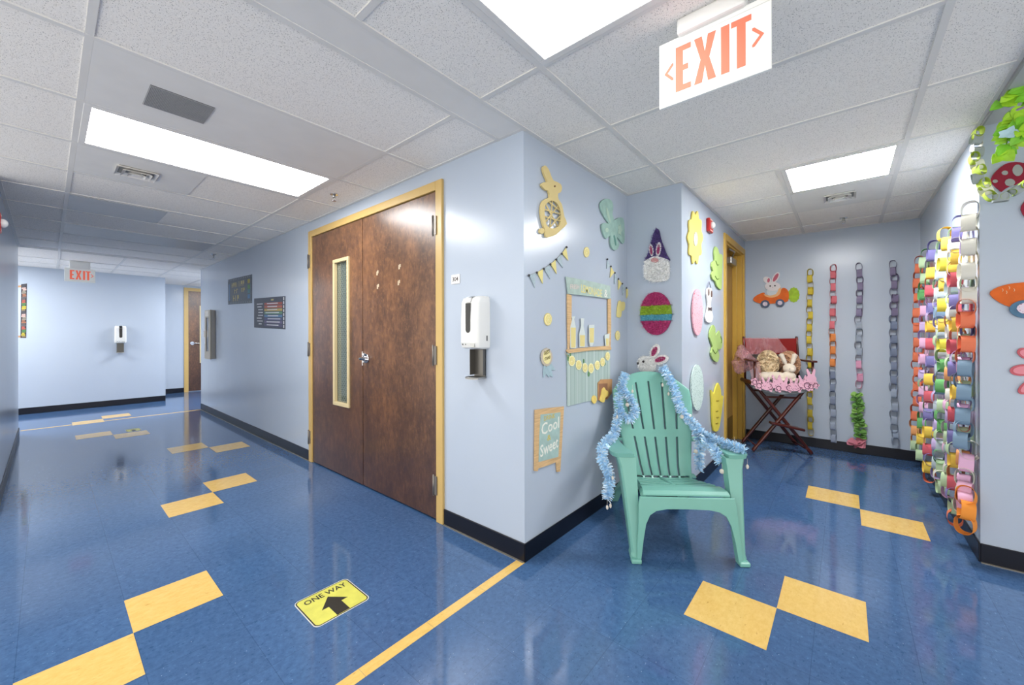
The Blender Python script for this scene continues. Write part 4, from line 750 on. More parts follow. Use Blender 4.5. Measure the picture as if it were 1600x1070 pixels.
def dispenser(label, loc, rz):
    """front faces local -y, hangs on the plane y = 0; base at the bottom of the drip tray"""
    t = thing('hand_sanitizer_dispenser', label, 'soap dispenser', loc, rz, 'wall sanitizer dispensers')
    b = MB()
    rings = []
    for z, wd, dp in [(.175, .064, .078), (.182, .071, .098), (.21, .073, .105), (.34, .073, .105), (.44, .072, .10), (.465, .069, .088), (.477, .062, .06)]:
        r_ = []; n = 8
        pts = [(-wd, 0)]
        for i in range(n+1): a = PI/2*i/n; pts.append((-wd+.022*(1-math.cos(a)), -dp+.022*(1-math.sin(a))))
        for i in range(n+1): a = PI/2*i/n; pts.append((wd-.022*(1-math.sin(a)), -dp+.022*(1-math.cos(a))))
        pts.append((wd, 0)); rings.append([(x, y, z) for x, y in pts])
    b.loft(rings, smooth=False); b.build('housing', M_WHITEP, t, world=False)
    b = MB(); pts = []
    w_ = .019; z0, z1 = .285, .435
    for i in range(9): a = PI+PI*i/8; pts.append((w_*math.cos(a), z0+w_*math.sin(a)))
    pts += [(w_, z1), (-w_, z1)]
    vs = [(x, -.1065, z) for x, z in pts]+[(x, -.102, z) for x, z in pts]; n = len(pts)
    b.add(vs, [tuple(range(n)), tuple(range(2*n-1, n-1, -1))]+[(i, (i+1) % n, (i+1) % n+n, i+n) for i in range(n)])
    b.add([(-w_, -.1032, .440), (w_, -.1032, .440), (w_, -.092, .468), (-w_, -.092, .468), (-w_, -.06, .4785), (w_, -.06, .4785)], [(0, 1, 2, 3), (3, 2, 5, 4)])
    b.build('sight_window', M_BLACK, t, world=False)
    b = MB(); b.box((.018, -.1062, .185), (.052, -.105, .205)); b.build('small_label', mat('pale_label', '#C9C9C2', .5), t, world=False)
    b = MB(); b.cyl((-.045, -.1045, .2), (-.045, -.1065, .2), .004, 10); b.cyl((-.02, -.1045, .2), (-.02, -.1065, .2), .003, 10); b.box((.0725, -.03, .22), (.074, -.022, .25)); b.build('indicator', M_BLACK, t, world=False)
    b = MB(); b.box((-.045, -.012, .0), (.045, -.008, .17)); b.box((-.045, -.05, .02), (-.0425, -.012, .17)); b.box((.0425, -.03, .02), (.045, -.008, .17)); b.build('backplate', mat('dark_brushed_steel', '#6E6C68', .35, metal=.85), t, world=False)
    b = MB(); pts = [(-.048, -.01), (.048, -.01), (.048, -.075), (.03, -.098), (-.03, -.098), (-.048, -.075)]; n = 6
    b.loft([[(x, y, .0) for x, y in pts], [(x, y, .006) for x, y in pts]], smooth=False)
    b.tube([(x, y, .009) for x, y in pts]+[(pts[0][0], pts[0][1], .009)], .0035, 6); b.build('drip_tray', M_STEEL, t, world=False)
    return t
dispenser('near white sanitizer dispenser with black window between the door frame and the corner', (-.325, 0, .965), 0)
dispenser('small white sanitizer dispenser alone on the pale far wall', (-8.5, -.815, .925), PI/2)

def strobe(label, loc, rz, h=.115, w_=.09):
    t = thing('fire_alarm_strobe', label, 'fire alarm', loc, rz)
    b = MB(); b.box((-w_/2, -.03, -h/2), (w_/2, 0, h/2)); b.build('housing', mat('alarm_red', '#B32420', .35), t, world=False, bevel=.008)
    b = MB(); b.ball((0, -.035, 0), (.026, .026, .03), 16, 10); b.build('strobe_lens', mat('clear_lens', '#D9DCDD', .08, coat=.6), t, world=False)
    b = MB(); b.box((-w_*.35, -.031, -h*.42), (w_*.35, -.0295, -h*.36)); b.box((-w_*.35, -.031, h*.36), (w_*.35, -.0295, h*.42)); b.build('lettering_strip', mat('pale_alarm_print', '#E9C9C0', .5), t, world=False)
strobe('red fire alarm with a clear strobe beside the golden alcove door', (XI, 2.03, 2.155), PI/2, .115, .12)
strobe('red fire alarm at the left edge high on the hallway wall', (-3.02, -1.875, 1.98), PI, .13, .11)

t = thing('room_number_sign', 'small white room number plate right of the double doors', 'sign', (-.545, 0, 1.567))
b = MB(); b.box((-.584, -.005, 1.538), (-.506, 0, 1.597)); b.build('plate', mat('plate_white', '#E6E3E0', .4), t, bevel=.002)
b = MB(); text(b, '304', 'door', -.572, -.520, 1.555, 1.582, .005); b.build('number', mat('ink_dark', '#3A2F2F', .6), t)

# recessed-style extinguisher cabinet standing proud of the wall
t = thing('fire_extinguisher_cabinet', 'grey metal fire extinguisher cabinet with a narrow dark window', 'cabinet', (-6.2, 0, .87))
M_CAB = mat('cabinet_grey', '#9C9A96', .45); M_CABF = mat('cabinet_beige', '#A8A294', .45)
b = MB(); b.box((-6.32, -.052, .87), (-6.0, 0, 1.61)); cb = b.build('cabinet_body', M_CAB, t, bevel=.004)
b = MB()
for p, q in [((-6.325, .865), (-5.995, .98)), ((-6.325, 1.50), (-5.995, 1.615)), ((-6.325, .98), (-6.24, 1.50)), ((-6.09, .98), (-5.995, 1.50))]: b.box((p[0], -.068, p[1]), (q[0], -.054, q[1]))
dr = b.build('cabinet_door', M_CABF, t)
b = MB(); b.box((-6.24, -.062, .98), (-6.09, -.056, 1.50)); b.build('window_pane', mat('dark_pane', '#2A211C', .1), dr)
b = MB(); b.box((-6.31, -.085, 1.2), (-6.29, -.068, 1.3)); b.build('door_pull', M_CHROME, dr)
b = MB(); b.box((-6.27, -.071, 1.52), (-6.08, -.068, 1.6)); b.box((-6.30, -.071, 1.1), (-6.26, -.068, 1.32)); b.build('notice_label', mat('pale_notice', '#CFCCC4', .5), dr)

# posters
def poster(name, label, plane, key, mt, th=.003):
    q = T[key]; t = thing(name, label, 'poster', wallpt(plane, *centre(q)))
    b = MB(); b.prism(plane, q, 0, th); b.build('sheet', mt, t); return t
M_CHALK = mat('charcoal_card', '#43505E', .55, var=.2, vscale=30)
def bil(q, u, v):
    """point of a traced quad: TL, TR, BR, BL"""
    tl, tr, br, bl = [Vector(x) for x in q]; return tl*(1-u)*(1-v)+tr*u*(1-v)+br*u*v+bl*(1-u)*v
def bar(b, plane, q, u0, v0, u1, v1, d0=.003, d1=.0036):
    b.prism(plane, [tuple(bil(q, *x)) for x in ((u0, v1), (u1, v1), (u1, v0), (u0, v0))], d0, d1)
random.seed(3)
t = poster('chalk_poster', 'upper left dark poster with three rows of yellowish lettering', 'door', 'post1', M_CHALK)
q = T['post1']
def glyphs(b, plane, q, u0, u1, v, h, n, seed):
    """rows of hand-drawn letter strokes too small to read"""
    r = random.Random(seed); w_ = (u1-u0)/n
    for i in range(n):
        a = u0+w_*i
        bar(b, plane, q, a+w_*.12, v, a+w_*.34, v+h)
        if r.random() < .7: bar(b, plane, q, a+w_*.34, v+(0 if r.random() < .5 else h*.4), a+w_*.8, v+(0 if r.random() < .5 else h*.4)+h*.22)
        if r.random() < .6: bar(b, plane, q, a+w_*.62, v+h*.1, a+w_*.8, v+h)
b = MB(); glyphs(b, 'door', q, .17, .42, .17, .18, 4, 1); glyphs(b, 'door', q, .48, .72, .15, .2, 3, 2); glyphs(b, 'door', q, .28, .46, .42, .17, 2, 3); glyphs(b, 'door', q, .58, .74, .42, .15, 2, 4); glyphs(b, 'door', q, .22, .5, .66, .22, 3, 5)
b.build('lettering', mat('chalk_yellow', '#B9AE79', .7), t)
b = MB()
for i in range(14): u = .02+.94*i/13; bar(b, 'door', q, u, .02, u+.03, .08); bar(b, 'door', q, u, .92, u+.03, .97)
b.build('border_ticks', mat('chalk_grey', '#7D8A90', .7), t)
for i, (c_, v0) in enumerate([('#A59B4E', .14), ('#5E8C58', .34), ('#4A8086', .5), ('#4E7FA8', .68)]):
    b = MB(); bar(b, 'door', q, .84, v0, .93, v0+.15); b.build('pencil_mark', mat('poster_tone_%d' % i, c_, .7), t)
b = MB(); bar(b, 'door', q, .04, .2, .09, .85); b.build('blue_margin', mat('poster_blue', '#6684A6', .7), t)
t = poster('colour_key_poster', 'lower right dark poster with rainbow bars and small white lettering', 'door', 'post2', mat('navy_card', '#3B4252', .55, var=.2, vscale=30))
q = T['post2']
for i, c_ in enumerate(['#A0524A', '#B36450', '#BBA25C', '#5F8D70', '#5880A8', '#49507A', '#625A80', '#525070']):
    b = MB(); v = .17+.098*i; bar(b, 'door', q, .36, v, .92, v+.075); b.build('rainbow_bar', mat('bar_'+c_[1:], c_, .6), t)
b = MB(); r = random.Random(5)
for i in range(8): v = .185+.098*i; bar(b, 'door', q, .40+r.random()*.08, v, .88-r.random()*.12, v+.03, .0037, .0042)
for i in range(8): v = .185+.095*i; bar(b, 'door', q, .10+r.random()*.07, v, .32-r.random()*.06, v+.03)
b.build('white_lettering', mat('chalk_white', '#CFD2D6', .7), t)
b = MB(); bar(b, 'door', q, .58, .06, .66, .11); b.build('heading', MATS['chalk_yellow'], t)
b = MB()
for i in range(8): v = .03+.12*i; bar(b, 'door', q, .945, v, .975, v+.09)
b.build('scallop_edge', MATS['chalk_white'], t)
t = poster('strip_poster', 'tall narrow multicoloured strip poster at the left of the far wall', 'far', 'fposter', mat('dark_strip', '#3A3438', .6))
q = T['fposter']; cols = ['#4A4A50', '#C9A9A0', '#8E8A7C', '#A06A50', '#5E5A5A', '#B0564A', '#4E7C4C', '#B9A93A', '#8A7A5A', '#4A5A7A', '#C0A0A8', '#4A4648', '#6A8A9A', '#B8905E', '#A84A38', '#8A4A5A', '#5A7A9A']
r = random.Random(9)
for i in range(34):
    b = MB(); v = .01+i*.0288
    bar(b, 'far', q, .08+r.random()*.25, v, .98-r.random()*.3, v+.024); b.build('motif', mat('motif_%d' % (i % 17), cols[(i//2) % 17], .7), t)
b = MB(); bar(b, 'far', q, -.55, .02, .0, .055); bar(b, 'far', q, -.5, .955, .0, .99); b.build('tape', mat('orange_tape', '#B98B5C', .6), t)

# floor signs
PLANES['sign'] = (Vector((0,0,0)), Vector((0,1,0)), Vector((-1,0,0)), Vector((0,0,1)))
def floor_sign(label, x0, y0, x1, y1, far=False):
    """x0 is the edge the arrow points to; reads along +y"""
    t = thing('floor_sign', label, 'floor sign', ((x0+x1)/2, (y0+y1)/2, 0), 0, 'one way floor signs')
    def rr(i, r_):
        pts = []
        for cx, cy, a0 in ((y1-i-r_, -x1+i+r_, -PI/2), (y1-i-r_, -x0-i-r_, 0), (y0+i+r_, -x0-i-r_, PI/2), (y0+i+r_, -x1+i+r_, PI)):
            for k in range(7): a = a0+PI/2*k/6; pts.append((cx+r_*math.cos(a), cy+r_*math.sin(a)))
        return pts
    b = MB(); b.prism('sign', rr(0, .025), .0002, .0012); b.build('white_backing', mat('sign_white', '#C9CBC4', .35), t)
    b = MB(); b.prism('sign', rr(.004, .022), .0012, .0014); b.build('black_border', mat('sign_black', '#24201A', .4), t)
    b = MB(); b.prism('sign', rr(.009, .018), .0014, .0016); b.build('yellow_field', mat('sign_yellow', '#CFCB5C', .35, var=.12, vscale=14), t)
    W = y1-y0; L = x1-x0; top = -x0
    b = MB(); text(b, 'ONE WAY', 'sign', y0+W*.13, y1-W*.10, top-L*.26, top-L*.115, .0016); b.build('lettering', MATS['sign_black'], t)
    b = MB(); c_ = y0+W*.50
    P = [(c_, top-L*.31), (c_+W*.24, top-L*.62), (c_+W*.115, top-L*.62), (c_+W*.115, top-L*.955), (c_-W*.115, top-L*.955), (c_-W*.115, top-L*.62), (c_-W*.24, top-L*.62)]
    b.prism('sign', P, .0016, .0018); b.build('arrow', MATS['sign_black'], t)
floor_sign('near yellow one way sticker with a black arrow stuck on the blue floor', -.603, -.933, -.366, -.684)
floor_sign('tiny yellow one way sticker far down the hallway floor', -5.85, -1.0, -5.65, -.86, True)

# ------------------------------------------------------------------ paper and felt cut-outs on the walls
def paper(name, col, rough=.75, **k): return mat(name, col, rough, **k)
def cut(parent, part, plane, pts, mt, d0, d1, sm=2, holes=(), lab=None):
    b = MB(); b.prism(plane, smooth(pts, sm) if sm > 1 else pts, d0, d1, [smooth(h_, sm) if sm > 1 else h_ for h_ in holes])
    o = b.build(part, mt, parent)
    if lab: o['label'] = lab
    return o
def deco(name, label, cat, plane, key, group=None):
    u, v = centre(T[key]); return thing(name, label, cat, wallpt(plane, u, v), 0, group)
Y_ = paper('soft_yellow_felt', '#D8C489'); TEAL = paper('teal_card', '#94B5AB', var=.12, vscale=20); LEMON = paper('lemon_paper', '#DDD089')
t = deco('bunny_cutout', 'tan wooden bunny cutout with a laced oval body high on the wall', 'wall decoration', 'lemon', 'bunny_body')
cut(t, 'body', 'lemon', T['bunny_body'], Y_, .004, .016, 2, [T['bunny_hole']])
b = MB()
for i in range(7):
    (u0, v0), (u1, v1) = T['bunny_lat%d' % i]; b.tube([wallpt('lemon', u0, v0, .012), wallpt('lemon', u1, v1, .012)], .0045, 6)
b.build('lacing', Y_, t)
cut(t, 'tail', 'lemon', T['bunny_tail'], Y_, .002, .012)
cut(t, 'eye', 'lemon', T['bunny_eye'], paper('brown_ink', '#6B4A2A'), .016, .018)
t = deco('flower_cutout', 'teal four-petal flower cutout near the top of the corner wall', 'wall decoration', 'lemon', 'clover_right')
for i, k in enumerate(('clover_top', 'clover_right', 'clover_left', 'clover_bottom')): cut(t, 'petal', 'lemon', T[k], TEAL, .003, .012+.0006*i)
cut(t, 'star', 'lemon', T['clover_star'], paper('pale_sage', '#A9C3B2'), .0132, .015, 1)
cut(t, 'heart', 'lemon', T['clover_heart'], MATS['pale_sage'], .0138, .015)
cut(t, 'groove', 'lemon', T['clover_groove'], MATS['pale_sage'], .012, .0135); cut(t, 'groove', 'lemon', T['clover_groove2'], paper('deep_teal', '#56887E'), .0135, .0145)
GR = paper('grey_blue_pennant', '#A6B7BE', var=.15, vscale=60)
def bunting(label, dots, tips, first):
    t = thing('bunting', label, 'bunting', wallpt('lemon', *dots[0]), 0, 'pennant buntings beside the lemonade stand')
    b = MB(); b.tube(spath([wallpt('lemon', u, v, .004) for u, v in dots], 4), .0015, 6); b.build('string', paper('string', '#8C8A84'), t)
    for i, tp in enumerate(tips):
        a, c = Vector(dots[i]), Vector(dots[i+1]); d_ = (c-a)
        b = MB(); b.prism('lemon', [tuple(a+d_*.08), tuple(a+d_*.92), tuple(Vector(tp))], .003, .006+.001*(i % 2)); b.build('pennant', LEMON if (i+first) % 2 else GR, t)
        b = MB(); P = [a+d_*.08+(Vector(tp)-a-d_*.08)*.0, Vector(tp), a+d_*.92]
    b = MB()
    for u, v in dots: b.ball(wallpt('lemon', u, v, .008), .007, 8, 6)
    b.build('bead', paper('dark_bead', '#3C3B3E'), t)
bunting('left pennant bunting rising away from the corner, six flags', T['bunt_dots'], T['bunt_tips'], 0)
bunting('right pennant bunting falling into the inner corner, six flags', T['bunt2_dots'], T['bunt2_tips'], 0)
def slice_(k, label, group='lemon slice cutouts'):
    t = deco('lemon_slice', label, 'lemon slice', 'lemon', k, group); cu, cv = centre(T[k]); q = [Vector(p) for p in T[k]]; c_ = Vector((cu, cv))
    cut(t, 'rind', 'lemon', T[k], paper('lemon_rind', '#DCCB82'), .002, .005, 1)
    cut(t, 'pith', 'lemon', [tuple(c_+(p-c_)*.84) for p in q], paper('lemon_pith', '#F0E9B8'), .005, .0056, 1)
    cut(t, 'flesh', 'lemon', [tuple(c_+(p-c_)*.74) for p in q], LEMON, .0056, .0062, 1)
    b = MB(); n = len(q)
    for i in range(0, n, max(1, n//8)): b.tube([wallpt('lemon', cu, cv, .0064), wallpt('lemon', *(c_+(q[i]-c_)*.72), .0064)], .0011, 4)
    b.build('segment_lines', MATS['lemon_pith'], t); return t
slice_('slice0', 'lemon slice cutout highest on the wall, above the stand sign')
slice_('slice1', 'lemon slice cutout left of the stand, above the ribbon rosette')
slice_('slice2', 'lemon slice cutout right of the stand, near the inner corner')
t = deco('lemonade_glass', 'pair of yellow lemonade glasses cut from paper, right of the stand', 'wall decoration', 'lemon', 'glass_a')
cut(t, 'glass', 'lemon', T['glass_a'], LEMON, .002, .006); cut(t, 'glass', 'lemon', T['glass_b'], LEMON, .002, .0045)
t = deco('rosette', 'ribbon rosette reading best stand above the small easel sign', 'rosette', 'lemon', 'rib_disc')
RB = paper('ribbon_blue', '#9DB6BF', var=.1, vscale=40)
cut(t, 'ribbon_tail', 'lemon', T['rib_tail2'], RB, .002, .004, 1); cut(t, 'ribbon_tail', 'lemon', T['rib_tail1'], RB, .003, .005, 1)
cut(t, 'rosette_ring', 'lemon', T['rib_ros'], paper('rosette_ring', '#B9AFA0'), .005, .008, 1); cut(t, 'disc', 'lemon', T['rib_disc'], paper('rosette_disc', '#E2D79C'), .008, .0095, 1)
b = MB(); text(b, 'BEST', 'lemon', .172, .227, 1.102, 1.124, .0096, slant=.012); text(b, 'STAND', 'lemon', .174, .232, 1.070, 1.088, .0096, slant=.012); b.build('lettering', paper('olive_ink', '#5F541E'), t)

# the lemonade stand collage
t = deco('lemonade_stand_cutout', 'paper lemonade stand with wooden posts, striped green panel and bottles', 'wall decoration', 'lemon', 'counter')
WOOD = paper('kraft_wood_print', '#CDAA7C', var=.18, vscale=8, stretch=(1, 1, 14)); MINT = paper('sage_awning', '#A7BBB3', var=.1, vscale=25)
def striped():
    q = NT('striped_sage_card', .75); s = q.sep(q.pos); fr_ = q.math('FRACT', q.math('MULTIPLY', s[1], 22.)); k_ = q.math('LESS_THAN', fr_, .14); k2 = q.math('LESS_THAN', q.math('FRACT', q.math('MULTIPLY', s[1], 9.3)), .2)
    c_ = q.mix(k2, lin('#A6B8B3'), lin('#B4C3BF')); c_ = q.mix(k_, c_, lin('#90A6A0')); q.base(c_); return q.M
cut(t, 'striped_panel', 'lemon', T['panel'], striped(), .002, .006, 1)
cut(t, 'post', 'lemon', T['post_l'], WOOD, .004, .010, 1); cut(t, 'post', 'lemon', T['post_r'], WOOD, .004, .010, 1)
aw = cut(t, 'awning', 'lemon', T['awning'], MINT, .006, .013, 1)
b = MB(); text(b, 'FRESH', 'lemon', .445, .55, 1.502, 1.532, .0131, slant=.008); b.build('lettering', paper('pale_pink_print', '#D6C6C0'), aw)
b = MB(); text(b, 'LEMONADE', 'lemon', .575, .86, 1.492, 1.546, .0131, slant=-.012); b.build('lettering', paper('yellow_print', '#D9D08A'), aw)
b = MB(); text(b, '&', 'lemon', .895, .945, 1.484, 1.54, .0131); b.build('lettering', paper('white_print', '#DEE0D6'), aw)
cut(t, 'counter', 'lemon', T['counter'], WOOD, .006, .014, 1)
CLR = paper('pale_glass_print', '#C9D2D0')
for k in 'abcd':
    bo = cut(t, 'bottle', 'lemon', T['bottle_'+k], CLR, .008, .011, 1); cut(bo, 'lemonade', 'lemon', T['fill_'+k], paper('lemonade_fill', '#D9CA88'), .011, .0118, 1)
t = thing('lemon_garland', 'garland of seven lemon slices strung across the striped stand panel', 'garland', wallpt('lemon', *T['gar_string'][0]))
b = MB(); b.tube(spath([wallpt('lemon', u, v, .008) for u, v in T['gar_string']], 5), .0016, 6); b.build('string', paper('twine', '#B9A77A'), t)
for i in range(7):
    k = 'gar%d' % i; q = [Vector(p) for p in T[k]]; c_ = Vector(centre(T[k]))
    sl = cut(t, 'lemon_slice', 'lemon', T[k], MATS['lemon_pith'], .007, .0105, 1)
    cut(sl, 'flesh', 'lemon', [tuple(c_+(p-c_)*.82) for p in q], LEMON, .0105, .0112, 1)
    b = MB()
    for j in range(0, 20, 3): b.tube([wallpt('lemon', *c_, .0112), wallpt('lemon', *(c_+(q[j]-c_)*.8), .0112)], .001, 4)
    b.build('segment_lines', MATS['lemon_pith'], sl)
for i in range(5): cut(t, 'leaf', 'lemon', T['leaf%d' % i], paper('olive_leaf', '#5F8A5C'), .006, .009, 1)
t = deco('lemon_crate', 'brown paper crate with spilling yellow lemons at the stand foot', 'crate', 'lemon', 'crate')
cut(t, 'crate', 'lemon', T['crate'], paper('crate_print', '#B98C5E', var=.15, vscale=10), .007, .013, 1); cut(t, 'crate_inside', 'lemon', T['crate_in'], paper('crate_dark', '#8C6247', var=.15), .013, .0138, 1)
cut(t, 'lemons', 'lemon', T['lemons'], paper('bright_lemon', '#E0C468', var=.1, vscale=30), .0138, .019)
t = deco('lemon_cutout', 'single lemon cutout left of the paper crate', 'lemon', 'lemon', 'lone'); cut(t, 'fruit', 'lemon', T['lone'], MATS['bright_lemon'], .006, .010)

t = deco('easel_sign', 'small paper easel sign reading cool and sweet, low on the wall', 'sign', 'lemon', 'sb_board')
cut(t, 'easel_frame', 'lemon', T['sb_frame'], WOOD, .003, .009, 1)
bd = cut(t, 'chalkboard', 'lemon', T['sb_board'], paper('sage_board', '#9FB9B4', var=.1, vscale=20), .009, .0105, 1)
PLANES['sx'] = PLANES['lemon']
b = MB(); text(b, 'DRINK', 'lemon', .165, .278, .730, .757, .0106); b.build('lettering', paper('mustard_print', '#C3B35E'), bd)
b = MB(); text(b, '&', 'lemon', .195, .235, .610, .642, .0106); b.build('lettering', paper('mustard_print', '#C3B35E'), bd)
b = MB(); text(b, 'Cool', 'lemon', .140, .318, .650, .718, .0106, slant=.014); b.build('lettering', MATS['white_print'], bd)
b = MB(); text(b, 'Sweet', 'lemon', .128, .308, .530, .598, .0106, slant=.020); b.build('lettering', MATS['white_print'], bd)

# tinsel figures on the stub wall
def tinsel(b, plane, pts, n, L, d, seed, mi=0, jag=.6, flat=.5):
    """short foil blades standing off a flat outline"""
    r = random.Random(seed); us = [p[0] for p in pts]; vs = [p[1] for p in pts]; m_ = len(pts)
    def inside(x, y):
        c_ = False
        for i in range(m_):
            (x0, y0), (x1, y1) = pts[i], pts[i-1]
            if (y0 > y) != (y1 > y) and x < (x1-x0)*(y-y0)/(y1-y0)+x0: c_ = not c_
        return c_
    O, U, V, N = PLANES[plane]; b.k = mi; k = 0
    while k < n:
        u, v = r.uniform(min(us), max(us)), r.uniform(min(vs), max(vs))
        if not inside(u, v): continue
        k += 1; a = r.uniform(0, 2*PI); l = L*r.uniform(.5, 1.1); dd = U*math.cos(a)+V*math.sin(a)
        w_ = L*.09; sd = (U*-math.sin(a)+V*math.cos(a))*w_; p = O+U*u+V*v+N*(d+r.uniform(0, .006)); q = p+dd*l+N*r.uniform(.002, .014)*flat*2
        b.add([p-sd, p+sd, q+sd*.4, q-sd*.4], [(0, 1, 2, 3)])
def fuzzy(parent, part, plane, pts, mt, mt2, d0, d1, n, L, seed, lab=None):
    b = MB(); b.prism(plane, smooth(pts, 2), d0, d1); tinsel(b, plane, pts, n, L, d1, seed, 1)
    o = b.build(part, [mt, mt2], parent); 
    if lab: o['label'] = lab
    return o
def foil(name, c1, c2): return mat(name+'_base', c1, .5, var=.25, vscale=60), mat(name+'_foil', c2, .3, metal=.35, var=.3, vscale=90)
PUR = foil('purple', '#39295C', '#5A4686'); WHT = foil('white_tinsel', '#EDEDEB', '#F4F4F2'); MAG = foil('magenta', '#A0235E', '#C43B7C'); LIM = foil('lime', '#7F9E1C', '#9FC02C'); CYA = foil('cyan', '#3E8FA6', '#6CB8C8')
t = deco('gnome_decoration', 'tinsel gnome with a purple cone hat and grey beard on the blue wall', 'wall decoration', 'stub', 'gn_beard')
fuzzy(t, 'hat', 'stub', T['gn_hat'], *PUR, .004, .02, 900, .016, 1); fuzzy(t, 'beard', 'stub', T['gn_beard'], *WHT, .004, .022, 1300, .02, 2)
fuzzy(t, 'brim', 'stub', T['gn_brim'], *WHT, .020, .028, 120, .008, 3)
cut(t, 'nose', 'stub', T['gn_nose'], paper('pink_felt', '#C48C8C'), .022, .036)
for k in ('gn_ear1', 'gn_ear2'):
    e_ = fuzzy(t, 'ear', 'stub', T[k], *WHT, .02, .028, 60, .008, 4); fuzzy(e_, 'inner_ear', 'stub', T[k+'i'], *MAG, .028, .031, 50, .008, 5)
t = deco('egg_decoration', 'striped tinsel egg in magenta, lime and aqua below the gnome', 'wall decoration', 'stub', 'egg')
bands = [(1.6, 1.437, MAG), (1.437, 1.368, LIM), (1.368, 1.321, CYA), (1.321, 1.1, MAG)]
eg = smooth(T['egg'], 10)
for i, (hi, lo, ms) in enumerate(bands):
    ins = [p for p in eg if lo <= p[1] <= hi]; 
    L_ = sorted([p for p in ins if p[0] < .231], key=lambda p: p[1]); R_ = sorted([p for p in ins if p[0] >= .231], key=lambda p: -p[1])
    fuzzy(t, 'tinsel_band', 'stub', L_+R_, *ms, .004, .020, int(2000*(min(hi, 1.54)-max(lo, 1.215))/.32), .012, 10+i)
t = deco('bunny_head_decoration', 'white tinsel bunny head with magenta ears just above the green chair', 'wall decoration', 'stub', 'wb_head')
fuzzy(t, 'head', 'stub', T['wb_head'], *WHT, .004, .02, 420, .014, 20)
for k in ('wb_ear1', 'wb_ear2'):
    e_ = fuzzy(t, 'ear', 'stub', T[k], *WHT, .004, .016, 160, .012, 21); fuzzy(e_, 'inner_ear', 'stub', T[k+'i'], *MAG, .016, .024, 130, .01, 22)
cut(t, 'eye', 'stub', T['wb_eye'], paper('dark_eye', '#241E22'), .026, .032); cut(t, 'nose', 'stub', T['wb_nose'], MATS['dark_eye'], .02, .03)

# cut-outs on the inner alcove wall beside the golden door
t = deco('flower_cutout', 'yellow scalloped flower cutout left of the red fire alarm', 'wall decoration', 'inner', 'flower')
cut(t, 'petals', 'inner', T['flower'], paper('sun_yellow', '#E0CA68', var=.06), .003, .013, 1); cut(t, 'centre', 'inner', T['flower_c'], paper('grey_lace', '#B9BBA8', var=.4, vscale=60), .013, .017)
def dotted(name, base, dot, sc=70):
    q = NT(name, .7); v_ = q.voro(q.pos, sc); q.base(q.mix(q.ramp(v_, .22, .3, 1, 0), lin(base), lin(dot))); return q.M
LG = paper('leaf_green_felt', '#A6C071', var=.06)
def simple(name, label, key, mt, extra=()):
    t = deco(name, label, 'wall decoration', 'inner', key); cut(t, 'board', 'inner', T[key], mt, .004, .016); return t
t = simple('green_animal_cutout', 'upper leaf green cutout close to the golden door frame', 'g1', LG)
b = MB(); b.tube(spath([wallpt('inner', 2.22, 1.88, .017), wallpt('inner', 2.28, 1.85, .017), wallpt('inner', 2.33, 1.86, .017)]), .004, 6); b.tube(spath([wallpt('inner', 2.2, 1.74, .017), wallpt('inner', 2.27, 1.72, .017), wallpt('inner', 2.33, 1.73, .017)]), .004, 6); b.build('fold_line', paper('deep_leaf', '#5E7F2C'), t)
t = simple('green_animal_cutout', 'lower leaf green bunny cutout close to the golden door frame', 'g2', LG)
b = MB(); b.tube(spath([wallpt('inner', 2.40, 1.20, .017), wallpt('inner', 2.43, 1.17, .017), wallpt('inner', 2.42, 1.14, .017)]), .005, 6); b.tube(spath([wallpt('inner', 2.10, 1.09, .017), wallpt('inner', 2.2, 1.05, .017), wallpt('inner', 2.3, 1.08, .017)]), .004, 6); b.build('fold_line', MATS['deep_leaf'], t)
simple('egg_cutout', 'pink speckled egg cutout on the inner wall', 'pegg', dotted('pink_speckle', '#E3A9B4', '#B0566A'))
simple('egg_cutout', 'pale mint speckled egg cutout on the inner wall behind the green chair', 'megg', dotted('mint_speckle', '#C6D9D4', '#5E8A84'))
t = simple('carrot_cutout', 'tall yellow carrot cutout low beside the golden door frame', 'carrot', paper('carrot_yellow', '#E6D44E', var=.06))
b = MB()
for u, v in [(2.27, .62), (2.25, .53), (2.27, .47), (2.25, .42)]: b.tube([wallpt('inner', u-.04, v, .017), wallpt('inner', u+.04, v-.01, .017)], .004, 6)
b.build('crease', paper('carrot_line', '#9A8420'), t)
t = simple('bunny_cutout', 'small white bunny cutout with brown ears hanging on a string', 'sb_b', paper('cream_card', '#E2DFDA'))
cut(t, 'ear', 'inner', T['sb_ears'], paper('brown_card', '#6A5550'), .016, .02, 1); cut(t, 'ear', 'inner', T['sb_ears2'], MATS['brown_card'], .016, .02, 1); cut(t, 'bow_tie', 'inner', T['sb_bow'], paper('bow_dark', '#4A3C40'), .016, .022, 1)
b = MB(); b.tube([wallpt('inner', u, v, .012) for u, v in T['sb_string']], .003, 6); b.build('hanging_string', paper('blue_grey_string', '#6E7488'), t)

